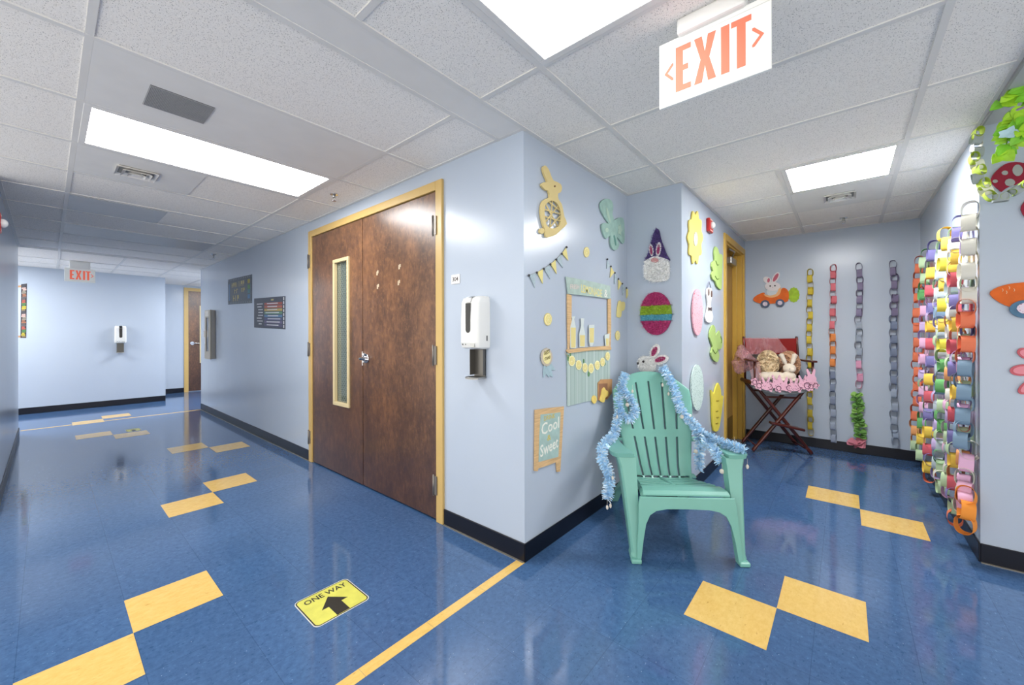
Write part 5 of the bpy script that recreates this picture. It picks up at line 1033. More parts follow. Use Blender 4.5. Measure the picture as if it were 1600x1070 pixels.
# bunny in a carrot car on the back wall, carrot car on the near wall
OR = paper('carrot_orange', '#D9641B', var=.12, vscale=22)
t = deco('carrot_car_cutout', 'white bunny riding an orange carrot car on the back wall', 'wall decoration', 'back', 'bc_body')
WH = paper('white_card', '#E0DADC')
cut(t, 'carrot_leaves', 'back', T['bc_leaf'], paper('lime_card', '#9DBE2E', var=.15, vscale=30), .003, .009, 1)
cut(t, 'bunny_body', 'back', T['bc_torso'], paper('pale_grey_card', '#CCD4DA'), .006, .010)
hd = cut(t, 'bunny_head', 'back', T['bc_head'], WH, .010, .015, 1)
for k in ('bc_ear1', 'bc_ear2'):
    e_ = cut(t, 'ear', 'back', T[k], WH, .006, .011, 1); cut(e_, 'inner_ear', 'back', T[k+'i'], paper('rose_card', '#C06478'), .011, .0125, 1)
for k in ('bc_e0', 'bc_e1', 'bc_n'): cut(hd, 'eye' if k != 'bc_n' else 'nose', 'back', T[k], MATS['dark_eye'] if k != 'bc_n' else MATS['pink_felt'], .015, .017, 1)
cut(t, 'car_body', 'back', T['bc_body'], OR, .008, .016); cut(t, 'car_rim', 'back', T['bc_rim'], paper('peach_card', '#E8B07A'), .016, .018)
for i in (0, 1):
    w_ = cut(t, 'wheel', 'back', T['bc_w%d' % i], paper('slate_card', '#4A5870'), .016, .021, 1); cut(w_, 'hub', 'back', T['bc_h%d' % i], dotted('hub_print', '#D8CBD6', '#8A3E66', 90), .021, .0225, 1)
t = deco('carrot_car_cutout', 'glittery orange carrot car cut off by the right edge of the view', 'wall decoration', 'near', 'carcar')
cut(t, 'car_body', 'near', T['carcar'], OR, .003, .010)
b = MB()
for u, v in [(1.945, 1.452), (1.967, 1.462), (1.983, 1.45), (1.958, 1.44)]: b.tube(spath([wallpt('near', u, v, .0105), wallpt('near', u+.003, v-.008, .0105), wallpt('near', u+.001, v-.016, .0105)]), .0012, 6)
b.build('highlight', paper('pale_peach', '#EFC9A0'), t)
w_ = cut(t, 'wheel', 'near', T['cc_wheel'], paper('blue_slate', '#4F7490', var=.15, vscale=40), .010, .016, 1); cut(w_, 'hub', 'near', T['cc_hub'], dotted('hub_print_near', '#E3D3E0', '#A03A5C', 120), .016, .018, 1)
t = deco('flower_cutout', 'pink petalled flower cutout at the right edge, below the carrot car', 'wall decoration', 'near', 'pf1')
for i in range(5):
    p_ = cut(t, 'petal', 'near', T['pf%d' % i], paper('coral_edge', '#C9606A'), .003+.0005*i, .009+.0005*i, 1); cut(p_, 'petal_face', 'near', T['pfi%d' % i], paper('rose_petal', '#E38C98'), .0095+.0005*i, .0108+.0005*i, 1)
t = deco('ladybug_cutout', 'dark red spotted cutout on the near right wall under the ivy', 'wall decoration', 'near', 'lady')
cut(t, 'shell', 'near', T['lady'], paper('crimson_card', '#8E1030', var=.05), .003, .010)
for i in range(4): cut(t, 'spot', 'near', T['ls%d' % i], paper('grey_spot', '#9FA2A2'), .010, .0115, 1)
t = deco('leaf_cutout', 'dark red leaf cutout at the right edge below the green and white chain', 'wall decoration', 'near', 'redleaf'); cut(t, 'leaf', 'near', T['redleaf'], MATS['crimson_card'], .003, .010)

# ------------------------------------------------------------------ paper chains
LINK = {}
def link_mesh(col, a, bh, wd):
    key = (col, a, bh, wd)
    if key in LINK: return LINK[key]
    b = MB(); n = 34; th = .0007; rings = []
    for j in range(n):
        q = 2*PI*j/n; cx, cz = math.cos(q), math.sin(q)
        sq = lambda v: math.copysign(abs(v)**.8, v)
        rings.append([((a-th*s_)*sq(cx), y, (bh-th*s_)*sq(cz)) for s_, y in ((0, -wd/2), (0, wd/2), (1, wd/2), (1, -wd/2))])
    rings.append(rings[0]); b.loft(rings, caps=False, closed=True, smooth=False)
    o = b.build('link', paper('paper_'+col.strip('#'), col, .8, var=.04)); me = o.data; bpy.data.objects.remove(o)
    LINK[key] = me; return me
def chain(name, label, pts, cols, a=.028, bh=.042, wd=.04, pitch=.066, seed=0, group=None, base=0, jit=.25, cat='paper chain', start=0):
    """pts: path from the tape downwards; neighbouring links are turned a quarter"""
    r = random.Random(seed); P = spath(pts, 12); t = thing(name, label, cat, tuple(P[0]), 0, group)
    L = [0]
    for i in range(1, len(P)): L.append(L[-1]+(P[i]-P[i-1]).length)
    n = int(L[-1]/pitch); 
    for i in range(n):
        s_ = (i+.5)*pitch; k = 1
        while k < len(L)-1 and L[k] < s_: k += 1
        f_ = (s_-L[k-1])/max(L[k]-L[k-1], 1e-6); p = P[k-1].lerp(P[k], f_); d = (P[k]-P[k-1]).normalized()
        me = link_mesh(cols[i % len(cols)] if len(cols) < n else cols[i], a, bh, wd)
        o = bpy.data.objects.new('link', me); COL.objects.link(o); o.parent = t
        az = base+((i+start) % 2)*PI/2+r.uniform(-jit, jit)
        z = -d; x = Vector((math.cos(az), math.sin(az), 0)); x = (x-z*x.dot(z)).normalized(); y = z.cross(x)
        R = Matrix((x, y, z)).transposed()
        if jit > .4: R = R @ Matrix.Rotation(r.uniform(-.5, .5), 3, 'X')
        o.matrix_basis = Matrix.Translation(p-P[0]+Vector((r.uniform(-jit, jit)*.028, r.uniform(-jit, jit)*.028, 0))) @ R.to_4x4()
    return t
PUR_, LAV, PNK, RED, ORG, YEL, GRN, MNT, WHI, BLU, GRY, PCH = '#7C76AC', '#C0ACD4', '#E2B2D0', '#CB5A66', '#E47A56', '#E9C650', '#66A864', '#BAD2A8', '#DCD9CE', '#7C96AC', '#B4BFC6', '#EBA468'
def seq(*a): 
    out = []
    for c_, n in a: out += [c_]*n
    return out
yb = YB-.034
def hang(x, z0, z1, y=yb, w_=.0): return [(x, y+.01, z0), (x+.004, y, z0-.3), (x-.004+w_, y, (z0+z1)/2), (x+.002, y, z1)]
chain('paper_chain', 'leftmost chain on the back wall, yellow with two green links, behind the folding chair', hang(1.03, 1.915, .12), seq(('#CDB63C', 16), ('#5F8F48', 2), ('#93B478', 1), ('#CDB63C', 12)), 0.0245, .042, .040, seed=1, group='chains taped to the back wall')
chain('paper_chain', 'back wall chain in coral, then orange, then silver grey', hang(1.222, 1.94, .03), seq(('#D7707A', 10), ('#E48A48', 6), ('#7E889E', 6), ('#98A2B4', 8)), 0.0245, .042, .040, seed=2, group='chains taped to the back wall')
c3 = chain('paper_chain', 'back wall chain in mauve and grey, ending in pink and green paper flowers', hang(1.43, 1.93, .62), seq(('#857C98', 9), ('#9CA6B4', 6), ('#D898B4', 6)), 0.0245, .042, .040, seed=3, group='chains taped to the back wall')
chain('paper_chain', 'rightmost chain on the back wall, mauve above and blue grey below', hang(1.684, 1.925, .12), seq(('#7E7592', 8), ('#7A869E', 10), ('#98A4B6', 12)), 0.026, .042, .040, seed=4, group='chains taped to the back wall')
r = random.Random(4)
def crumple(parent, part, c_, rad, col, seed):
    rr_ = random.Random(seed); b = MB()
    for i in range(7):
        a = rr_.uniform(0, 2*PI); tl = rr_.uniform(-.6, .6); d = Vector((math.cos(a), -abs(math.sin(a))*.7, tl)); s_ = d.orthogonal().normalized(); n_ = d.cross(s_)
        vs = []
        for j in range(5):
            f_ = j/4; wdt = rad*.55*math.sin(PI*(.12+.8*f_)); p = Vector(c_)+d*rad*f_; cup = n_*rad*.3*math.sin(PI*f_)
            vs += [p-s_*wdt+cup, p, p+s_*wdt+cup]
        fs = [(3*j+q, 3*j+q+1, 3*j+q+4, 3*j+q+3) for j in range(4) for q in (0, 1)]
        b.add(vs, fs, True)
    return b.build(part, paper('crumpled_'+col.strip('#'), col, .8, var=.1), parent)
for i in range(9): crumple(c3, 'paper_leaf', (1.425+r.uniform(-.018, .018), yb-.005, .60-.052*i), .052, '#6FA050' if i % 3 else '#8FBE62', i)
crumple(c3, 'paper_flower', (1.405, yb-.01, .115), .075, '#CF7F8E', 30); crumple(c3, 'paper_flower', (1.415, yb-.03, .11), .06, '#CF7F8E', 31)

# the dense curtain of chains on the right-hand alcove wall; every strand its own object
big = dict(a=.031, bh=.044, wd=.052, pitch=.066, jit=.27, base=-.12)
G = 'chains hanging on the right alcove wall'
def strand(label, y, x, z0, z1, cols, seed, dy=0, **k):
    kw = dict(big); kw.update(k)
    chain('paper_chain', label, [(x+.01, y, z0), (x-.004, y-.01, z0-.35), (x-.006, y-dy*.5, (z0+z1)/2), (x-.02, y-dy, z1+.15), (x-.02, y-dy, z1)], cols, seed=seed, group=G, **kw)
strand('all orange strand, farthest on the right alcove wall', 3.36, 1.822, 1.90, .14, seq((ORG, 22), (PCH, 3), (MNT, 1), (YEL, 4)), 11)
strand('strand with green links on top, second from the back', 2.98, 1.820, 1.90, .12, seq((GRN, 1), (MNT, 3), (GRN, 2), (PNK, 3), (LAV, 2), (PNK, 3), (LAV, 2), (MNT, 1), (PNK, 3), (GRN, 2), (YEL, 2), (MNT, 5), (YEL, 5)), 12)
strand('strand with a purple link on top over yellow and red, third from the back', 2.60, 1.816, 1.90, .10, [PUR_, PUR_, GRY, YEL, ORG, RED, PNK, PUR_, LAV, YEL, PCH, RED, PNK, PUR_, LAV, YEL, GRY, RED, MNT, PUR_, LAV, YEL, PCH, RED, PUR_, YEL, ORG, RED, RED, YEL, GRN], 13)
strand('pale grey and mint strand in the middle of the curtain', 2.38, 1.835, 1.86, .16, [MNT, GRY, WHI, GRY, MNT, GRY, WHI, BLU, LAV, GRY, MNT, WHI, LAV, GRY, LAV, BLU, LAV, GRY, BLU, LAV, PUR_, LAV, BLU, GRY, LAV, PUR_, WHI, GRY, BLU, WHI], 14)
strand('yellow and grey strand in the middle of the curtain', 2.12, 1.818, 1.90, .14, [YEL, YEL, GRY, '#E6D24A', GRY, YEL, GRY, '#E6D24A', GRY, YEL, MNT, '#E6D24A', MNT, GRN, GRY, GRN, GRN, MNT, GRN, GRN, MNT, GRY, GRN, MNT, WHI, MNT, MNT, GRN, YEL, YEL, MNT, WHI], 15)
strand('strand of white and mint links with pink below, third from the front', 1.95, 1.832, 1.86, .20, [MNT, WHI, WHI, YEL, WHI, GRY, MNT, WHI, PCH, WHI, LAV, WHI, MNT, PCH, PNK, WHI, PNK, LAV, WHI, MNT, PNK, LAV, WHI, MNT, PNK, PNK, LAV, WHI, MNT, PNK], 16)
strand('strand with purple, yellow and red links, second from the front', 1.80, 1.822, 1.90, .10, [PUR_, PUR_, WHI, YEL, PNK, RED, WHI, PUR_, WHI, YEL, ORG, RED, LAV, PUR_, MNT, YEL, PCH, RED, LAV, PUR_, MNT, YEL, PCH, RED, PUR_, MNT, ORG, PCH, RED, '#E08A30', '#E08A30'], 17, dy=.06)
strand('frontmost strand, white above, orange and blue grey below', 1.58, 1.832, 1.92, .56, [WHI]*8+[ORG]*5+[BLU]*7+[GRY]*3, 18, a=.034, bh=.046, wd=.054)
strand('short pink and clear strand low at the wall corner', 1.60, 1.825, .62, .10, [WHI, PNK, WHI, PNK, WHI, PNK, '#E08A30', '#E08A30', '#E08A30', '#E08A30'], 19, dy=.09, a=.036, bh=.050, wd=.054, pitch=.075, jit=.4)
strand('peach and lavender strand tucked behind the two front strands', 1.69, 1.846, 1.80, .2, [PNK, LAV, WHI, PCH, MNT, LAV, RED, PNK, PUR_, MNT, LAV, PNK, PCH, MNT, LAV, PNK, RED, MNT, PUR_, PCH, LAV, PNK, MNT, RED], 20, a=.022)

# swag of green, grey and white links on the near right wall
chain('paper_chain', 'green, white and grey chain swagging across the near right wall', [(1.86, 1.50, 2.285), (1.842, 1.47, 2.17), (1.846, 1.45, 2.08), (1.866, 1.45, 1.97), (1.90, 1.45, 1.905), (1.95, 1.45, 1.915), (2.03, 1.45, 1.975), (2.14, 1.45, 2.06), (2.3, 1.45, 2.1)],
      ['#A8BE3C', '#9AA2A6', '#E3E3D8', '#9AA2A6', '#A8BE3C', '#E3E3D8', '#A8BE3C', '#9AA2A6', '#A8BE3C', '#E3E3D8', '#A8BE3C', '#9AA2A6', '#A8C23A', '#9AA2A6', '#A8C23A', '#E3E3D8', '#A8C23A', '#9AA2A6', '#A8C23A', '#E3E3D8']*2, a=.017, bh=.028, wd=.038, pitch=.036, seed=30, jit=.3, base=.3)

# artificial ivy hanging from the ceiling edge at the top right
t = thing('ivy_garland', 'bright green artificial ivy hanging in the upper right corner', 'garland', (1.95, 1.3, H))
VINE = mat('vine_green', '#6E9C1E', .5); LEAF = mat('ivy_leaf', '#A2D430', .5, var=.18, vscale=25); LEAF2 = mat('ivy_leaf_deep', '#7CC42A', .5, var=.18, vscale=25); SKY = mat('pale_blue_petal', '#B6D6DC', .6)
stems = [[(1.97, 1.20, H), (1.935, 1.21, 2.25), (1.905, 1.22, 2.20), (1.90, 1.22, 2.13), (1.885, 1.22, 2.06)], [(2.0, 1.20, H), (1.955, 1.2, 2.24), (1.935, 1.2, 2.18), (1.93, 1.2, 2.10)], [(2.05, 1.20, H), (2.0, 1.21, 2.26), (1.975, 1.2, 2.2), (1.96, 1.2, 2.13)], [(1.95, 1.15, H-.002), (1.90, 1.18, H-.01), (1.885, 1.22, H-.03)]]
def leaf_mesh(mt, part, p, d, s_, seed):
    rr_ = random.Random(seed); d = Vector(d).normalized(); n_ = Vector((rr_.uniform(-.5, .1), -1, rr_.uniform(-.4, .2))); x = d.cross(n_).normalized(); n_ = x.cross(d)
    out = [(0, 0), (.36, .10), (.5, .42), (.32, .80), (0, 1.15), (-.32, .80), (-.5, .42), (-.36, .10)]
    b = MB(); vs = [Vector(p)+x*u*s_+d*v*s_+n_*(abs(u)*.16*s_) for u, v in out]+[Vector(p)+d*.5*s_]
    vs += [q-n_*.0012 for q in vs]; m_ = 9
    fs = [(8, i, (i+1) % 8) for i in range(8)]+[(17, (i+1) % 8+9, i+9) for i in range(8)]+[(i, i+9, (i+1) % 8+9, (i+1) % 8) for i in range(8)]
    b.add(vs, fs); return b.build(part, mt, t)
b = MB()
for st in stems: b.tube(spath(st, 5), .0028, 6)
b.build('vine', VINE, t)
rr = random.Random(12); k = 0
for st in stems:
    P = spath(st, 4)
    for i, p in enumerate(P[1:]):
        for s_ in (-1, 1):
            if rr.random() < .85:
                leaf_mesh(LEAF if rr.random() < .6 else LEAF2, 'leaf', p+Vector((0, rr.uniform(-.015, .01), 0)), (s_*rr.uniform(.3, 1), rr.uniform(-.3, .1), rr.uniform(-1, -.1)), rr.uniform(.036, .054), k)
            k += 1
for i in range(5): a = i*1.26; leaf_mesh(SKY, 'blue_petal', (1.893, 1.19, 2.135), (math.cos(a), -.3, math.sin(a)*.6), .03, 50+i)
b = MB(); b.tube(spath([(1.9, 1.21, 2.235), (1.93, 1.2, 2.238), (1.97, 1.2, 2.25), (2.03, 1.2, 2.27)]), .007, 8); b.build('twig', mat('mauve_twig', '#8E86A0', .6), t)

# ------------------------------------------------------------------ green plastic garden chair
GREEN = mat('sea_green_resin', '#74AEA1', .36, bump=.05, bscale=300)
ch = thing('adirondack_chair', 'sea green plastic slatted garden chair draped with blue tinsel', 'chair', (.6785, .551, 0), math.radians(36.81))
def P3(x, y, z): return Vector((x, y, z))
# back: a fan of six slats in one moulded shell
def wv(v): return .056+.040*v            # slat pitch
BACK0 = Vector((0, .45, .285)); BACKD = Vector((0, .30, .67))
def bpt(x, v, off=0):
    """x sideways, v up the back (0..1); gentle hollow"""
    hol = -.030*math.sin(PI*min(max(v, 0), 1))*-1*1.0 - .035*max(0, 1-(x/.26)**2)*-1
    lowc = .03*max(0, (.14-v)/.14)**2*-1
    p = BACK0+BACKD*v; n_ = Vector((0, -.67, .30)).normalized()
    return Vector((x, p.y, p.z))+n_*(off-.03+.045*(abs(x)/.26)**2+lowc*-1)
def half(v): return min(3*wv(v)+.012, .257)
def topv(x): return 1.0-.20*min(1, abs(x)/.257)**2.3
NX, slot = 6, .0068
b = MB(); rows = [0, .010, .028, .12, .20, .28, .37, .405, .44, .52, .60, .68, .76, .82, .87, .91, .95, 1.0]
cols_ = []
for k in range(-3, 3):                                       # slat k spans pitch k..k+1
    cols_.append((k, 'L')); cols_.append((k, 'M')); cols_.append((k, 'R'))
def xcol(k, w_, v):
    e0 = k*wv(v)+(slot if k > -3 else 0); e1 = (k+1)*wv(v)-(slot if k < 2 else 0)
    if k == -3: e0 = -half(v)
    if k == 2: e1 = half(v)
    return {'L': e0, 'M': (e0+e1)/2, 'R': e1}[w_]
ends = {-2: .80, -1: .89, 0: .92, 1: .89, 2: .80}            # where each upper slot stops
vs = []; idx = {}
for ri, v in enumerate(rows):
    for ci, (k, w_) in enumerate(cols_):
        x = xcol(k, w_, v); vv = v
        if v > .44: vv = .44+(v-.44)*(topv(x)-.44)/.56
        for side, off in (('f', .0), ('b', -.030)):
            idx[(ri, ci, side)] = len(vs); vs.append(bpt(x, vv, off))
quads = set()
for ri in range(len(rows)-1):
    v0, v1 = rows[ri], rows[ri+1]
    for ci in range(len(cols_)-1):
        if cols_[ci][1] == 'R':                              # the slot column between two slats
            s_ = cols_[ci][0]+1
            if v1 <= .37+1e-6 and v0 >= .028-1e-6: continue
            if v0 >= .44-1e-6 and v1 <= ends[s_]+.02: continue
        elif ri == 1: continue                               # slit under each slat
        quads.add((ri, ci))
fs = []
for ri, ci in quads:
    q = [(ri, ci), (ri, ci+1), (ri+1, ci+1), (ri+1, ci)]
    fs.append([idx[p+('f',)] for p in q]); fs.append([idx[p+('b',)] for p in reversed(q)])
    for (dr, dc), (p, r_) in {(-1, 0): (q[0], q[1]), (0, 1): (q[1], q[2]), (1, 0): (q[2], q[3]), (0, -1): (q[3], q[0])}.items():
        if (ri+dr, ci+dc) not in quads: fs.append([idx[p+('f',)], idx[p+('b',)], idx[r_+('b',)], idx[r_+('f',)]])
b.add(vs, fs, True)
bk = b.build('backrest', GREEN, ch, world=False, bevel=.002)
# rim along the top and sides of the back
b = MB(); rim = []
for i in range(13): v = i/12*.80/1.0; rim.append(bpt(-half(v), v, -.012))
for i in range(1, 24): x = -.257+.514*i/24; rim.append(bpt(x, topv(x), -.012))
for i in range(13): v = .80*(1-i/12); rim.append(bpt(half(v), v, -.012))
b.tube(rim, .011, 8); b.build('back_rim', GREEN, ch, world=False)
# seat: rolled front edge, slats falling to the back
prof = [(.028, .348), (.036, .360), (.055, .366), (.10, .368), (.15, .360), (.22, .346), (.32, .324), (.42, .303), (.52, .285)]
def seat_strip(y0, y1, hw0, hw1):
    b = MB(); rings = []
    zf = lambda y: next((a[1]+(c_[1]-a[1])*(y-a[0])/(c_[0]-a[0]) for a, c_ in zip(prof, prof[1:]) if a[0] <= y <= c_[0]), prof[-1][1])
    n = 5
    for i in range(n+1):
        y = y0+(y1-y0)*i/n; hw = hw0+(hw1-hw0)*i/n; z = zf(y)
        dip = .012 if y > .14 else 0
        xs = [-hw, -hw*.5, 0, hw*.5, hw]
        rings.append([P3(x, y, z-dip*(1-(x/hw)**2)) for x in xs]+[P3(x, y, z-.010-dip*(1-(x/hw)**2)) for x in reversed(xs)])
    b.loft(rings, smooth=False); return b.build('seat_slat', GREEN, ch, world=False, bevel=.003)
hw = lambda y: .236-.075*max(0, y)/.5
for y0, y1 in [(.030, .130), (.162, .225), (.252, .315), (.338, .405), (.428, .50)]: seat_strip(y0, y1, hw(y0), hw(y1))
b = MB()
for s_ in (-1, 1): b.tube([(s_*.225, .05, .335), (s_*.20, .2, .315), (s_*.16, .48, .262)], .014, 8)
b.tube([(0, .05, .342), (0, .25, .318), (0, .5, .27)], .016, 8)
b.build('seat_rail', GREEN, ch, world=False)
# front apron with its arch, running down into the front legs
arch = [(-.262, .352), (.262, .352), (.262, .335)]
prof_a = [(.258, .30), (.262, .20), (.272, .10), (.276, .0), (.255, .0), (.238, .12), (.222, .20), (.20, .245), (.165, .268), (.11, .278), (0, .280)]
outl = [(-.25, .339), (.25, .339)]+prof_a+[(-x, z) for x, z in reversed(prof_a[:-1])]
b = MB(); n = len(outl)
tri = tessellate_polygon([[Vector((x, z, 0)) for x, z in outl]])
def apy(z): return -.010+.115*z*.33/.35*(z/.33)**.3
vs = [P3(x, apy(z)-.008, z) for x, z in outl]+[P3(x, apy(z)+.006, z) for x, z in outl]
b.add(vs, [tuple(q) for q in tri]+[tuple(i+n for i in reversed(q)) for q in tri]+[(i, (i+1) % n, (i+1) % n+n, i+n) for i in range(n)])
b.build('front_apron', GREEN, ch, world=False, bevel=.003)
# front legs: tall tapering channels that carry the arms
for s_ in (-1, 1):
    b = MB(); rings = []
    for z, x0, x1, d in [(.0, .256, .300, .05), (.03, .254, .304, .052), (.045, .253, .300, .055), (.2, .250, .312, .07), (.36, .248, .326, .085), (.47, .248, .338, .095), (.505, .246, .348, .105), (.528, .245, .356, .11)]:
        yl = .125*(z/.53)**1.1
        rings.append([P3(s_*x, y+yl, z) for x, y in ((x0, -.012), (x1-.012, -.009), (x1, .004), (x1, d), (x1-.014, d), (x1-.016, .012), (x0+.012, .004), (x0+.010, d*.6), (x0, d*.6))])
    b.loft(rings, smooth=False); lg = b.build('front_leg', GREEN, ch, world=False, bevel=.003)
    b = MB(); b.box((min(s_*.252, s_*.306), -.030, 0), (max(s_*.252, s_*.306), .012, .024)); b.build('foot', GREEN, lg, world=False, bevel=.007)
    # rear legs
    b = MB(); rings = []
    for x, y, z, a, c_ in [(.235, .78, 0, .02, .03), (.225, .70, .11, .022, .045), (.205, .55, .24, .02, .055), (.20, .46, .30, .018, .05)]:
        rings.append([P3(s_*(x-a), y-c_*.5, z), P3(s_*(x+a), y-c_*.5, z), P3(s_*(x+a), y+c_*.5, z+.01), P3(s_*(x-a), y+c_*.5, z+.01)])
    b.loft(rings, smooth=False); b.build('rear_leg', GREEN, ch, world=False, bevel=.004)
    # arms: broad paddles, narrower towards the back
    top = [(.258, .115), (.268, .105), (.335, .108), (.366, .120), (.380, .16), (.378, .24), (.352, .32), (.325, .44), (.315, .58), (.285, .60), (.268, .58), (.27, .45), (.272, .30), (.262, .18)]
    top = smooth(top, 2); n = len(top); b = MB()
    zt = lambda y: .548-.03*max(0, y-.1)/.5
    vs = [P3(s_*x, y, zt(y)) for x, y in top]+[P3(s_*(x*1.0-.004 if x > .33 else x+.004), y+.004, zt(y)-.024) for x, y in top]
    tri = tessellate_polygon([[Vector((x, y, 0)) for x, y in top]])
    b.add(vs, [tuple(q) for q in tri]+[tuple(i+n for i in q) for q in tri]+[(i, (i+1) % n, (i+1) % n+n, i+n) for i in range(n)])
    b.build('armrest', GREEN, ch, world=False, bevel=.003)
    b = MB(); b.box((min(s_*.20, s_*.30), .555, .50), (max(s_*.20, s_*.30), .61, .52)); b.build('arm_bracket', GREEN, ch, world=False, bevel=.004)
b = MB(); b.ball((.228, .575, .67), .010, 12, 8); tag(b.build('bolt_cap', WHT[0], ch, world=False), 'pale round bolt cap')

CHM = Matrix.Translation((.6785, .551, 0)) @ Matrix.Rotation(math.radians(36.81), 4, 'Z')
TIN = mat('blue_tinsel', '#A6CFEE', .35, metal=.1, var=.22, vscale=80); TIN2 = mat('silver_blue_tinsel', '#DCEAF5', .3, metal=.15)
SHELL = mat('pearly_charm', '#DDD3C6', .3, coat=.4)
def tinsel_garland(label, paths, charms, seed):
    P0 = CHM @ Vector(paths[0][0]); t = thing('tinsel_garland', label, 'garland', P0, 0, 'blue tinsel garlands on the green chair'); r = random.Random(seed)
    for pa in paths:
        P = spath([CHM @ Vector(p) for p in pa], 14); b = MB(); b.tube(P, .003, 6)
        for i in range(len(P)-1):
            d = (P[i+1]-P[i]); L = d.length; d.normalize() if L else None
            x = d.orthogonal().normalized(); y = d.cross(x); nb = max(6, int(L*1500))
            for j in range(nb):
                a = r.uniform(0, 2*PI); e = x*math.cos(a)+y*math.sin(a); p = P[i]+(P[i+1]-P[i])*r.random(); l = r.uniform(.026, .040)
                q = p+e*l+d*r.uniform(-.012, .012)+Vector((0, 0, -.004)); wd = d*.0024+x*.0006
                if q.z < .004: continue
                b.k = 1 if r.random() < .3 else 0
                md = (p+q)/2+Vector((0, 0, r.uniform(-.002, .003)))
                b.add([p-wd, p+wd, md+wd*1.3, md-wd*1.3, q+wd*.8, q-wd*.8], [(0, 1, 2, 3), (3, 2, 4, 5)])
        tag(b.build('tinsel', [TIN, TIN2], t), kind='stuff')
    for c_ in charms:
        p = CHM @ Vector(c_[:3]); b = MB(); b.tube([p+Vector((0, 0, .045)), p+Vector((0, 0, .012))], .0008, 4)
        b.ball(p, (.008, .006, .013) if len(c_) < 4 else (.014, .005, .014), 10, 8); b.build('charm', SHELL, t)
tinsel_garland('left blue tinsel garland looped over the chair back and dropping past the left armrest', [
    [(-.165, .725, .945), (-.185, .712, .90), (-.212, .69, .843), (-.236, .65, .758), (-.225, .612, .675), (-.176, .592, .640), (-.130, .612, .69), (-.142, .65, .76), (-.185, .678, .815), (-.205, .70, .86)],
    [(-.236, .62, .70), (-.262, .56, .63), (-.290, .50, .575), (-.325, .42, .560), (-.365, .33, .562), (-.400, .26, .560), (-.425, .20, .535), (-.425, .17, .49), (-.402, .15, .45), (-.388, .15, .39), (-.400, .14, .33), (-.402, .14, .275)]],
    [(-.185, .60, .735, 1), (-.262, .56, .66), (-.375, .13, .40), (-.408, .12, .235), (-.388, .13, .24), (-.135, .66, .82)], 5)
tinsel_garland('right blue tinsel garland running from the chair back top to the right armrest', [
    [(.105, .765, .985), (.115, .735, .955), (.141, .705, .901), (.160, .668, .823), (.170, .632, .748), (.194, .60, .678), (.228, .58, .640), (.255, .55, .60), (.268, .52, .50), (.262, .51, .41), (.255, .50, .33)],
    [(.245, .56, .615), (.285, .50, .565), (.305, .40, .562), (.318, .30, .566), (.330, .22, .568), (.340, .17, .570), (.356, .13, .566)],
    [(.285, .46, .555), (.258, .38, .53), (.245, .30, .545), (.240, .22, .535), (.244, .16, .49)]],
    [(.085, .70, .86), (.12, .68, .80), (.235, .50, .45, 1), (.242, .15, .44, 1), (.335, .20, .580), (.175, .58, .66, 1), (.374, .135, .474)], 6)

# ------------------------------------------------------------------ tall folding director's chair
CHERRY = mat('cherry_wood', '#4E1B12', .3, var=.2, vscale=10, coat=.3); REDC = mat('red_canvas', '#8E1410', .8, var=.06); GREYC = mat('grey_cloth', '#8F9597', .85)
DL = (.586, 3.05, 0); DR = math.radians(25.5)
dc = thing('director_chair', 'tall folding cherry wood director chair with a red canvas back', 'chair', DL, DR)
dc.scale = (.87, 1, 1)
DM = Matrix.Translation(DL) @ Matrix.Rotation(DR, 4, 'Z') @ Matrix.Diagonal((.87, 1, 1, 1))
D = lambda x, y, z: DM @ Vector((x, y, z))
YBK = .345
def turned(p, q, r0=.0165, part='leg', cols=None):
    p, q = Vector(p), Vector(q); pts = []; rs = []
    for f_, k in [(0, .95), (.015, 1.15), (.05, 1.2), (.09, .85), (.13, 1.05), (.2, 1.15), (.5, 1.15), (.8, 1.15), (.9, 1.0), (1, 1.0)]: pts.append(p.lerp(q, f_)); rs.append(r0*k)
    b = MB(); b.tube(pts, rs, 12); return b.build(part, CHERRY, dc, world=False)
for y, dy in ((.0, .0), (YBK, 0)):
    turned((.0, y-.0, .014), (.575, y, .70)); turned((.62, y+.022, .014), (.03, y+.022, .70))
for x in (.047, .565): b = MB(); b.tube([(x, .0, .06), (x, YBK, .06)], .008, 8); b.build('low_stretcher', CHERRY, dc, world=False)
b = MB(); b.box((.12, -.006, .565), (.50, .006, .585)); b.build('cross_bar', CHERRY, dc, world=False, bevel=.003)
b = MB(); b.box((.10, YBK-.006, .585), (.52, YBK+.006, .605)); b.build('cross_bar', CHERRY, dc, world=False, bevel=.003)
b = MB(); R_ = Matrix.Translation((.335, -.05, .295)) @ Matrix.Rotation(math.radians(9.5), 4, 'Y')
b.box((-.175, -.035, -.012), (.175, .035, .012), R_); b.build('footrest', CHERRY, dc, world=False, bevel=.008)
b = MB(); b.tube([(.20, .0, .31), (.47, .0, .28)], .008, 8); b.build('footrest_bolt', M_STEEL, dc, world=False)
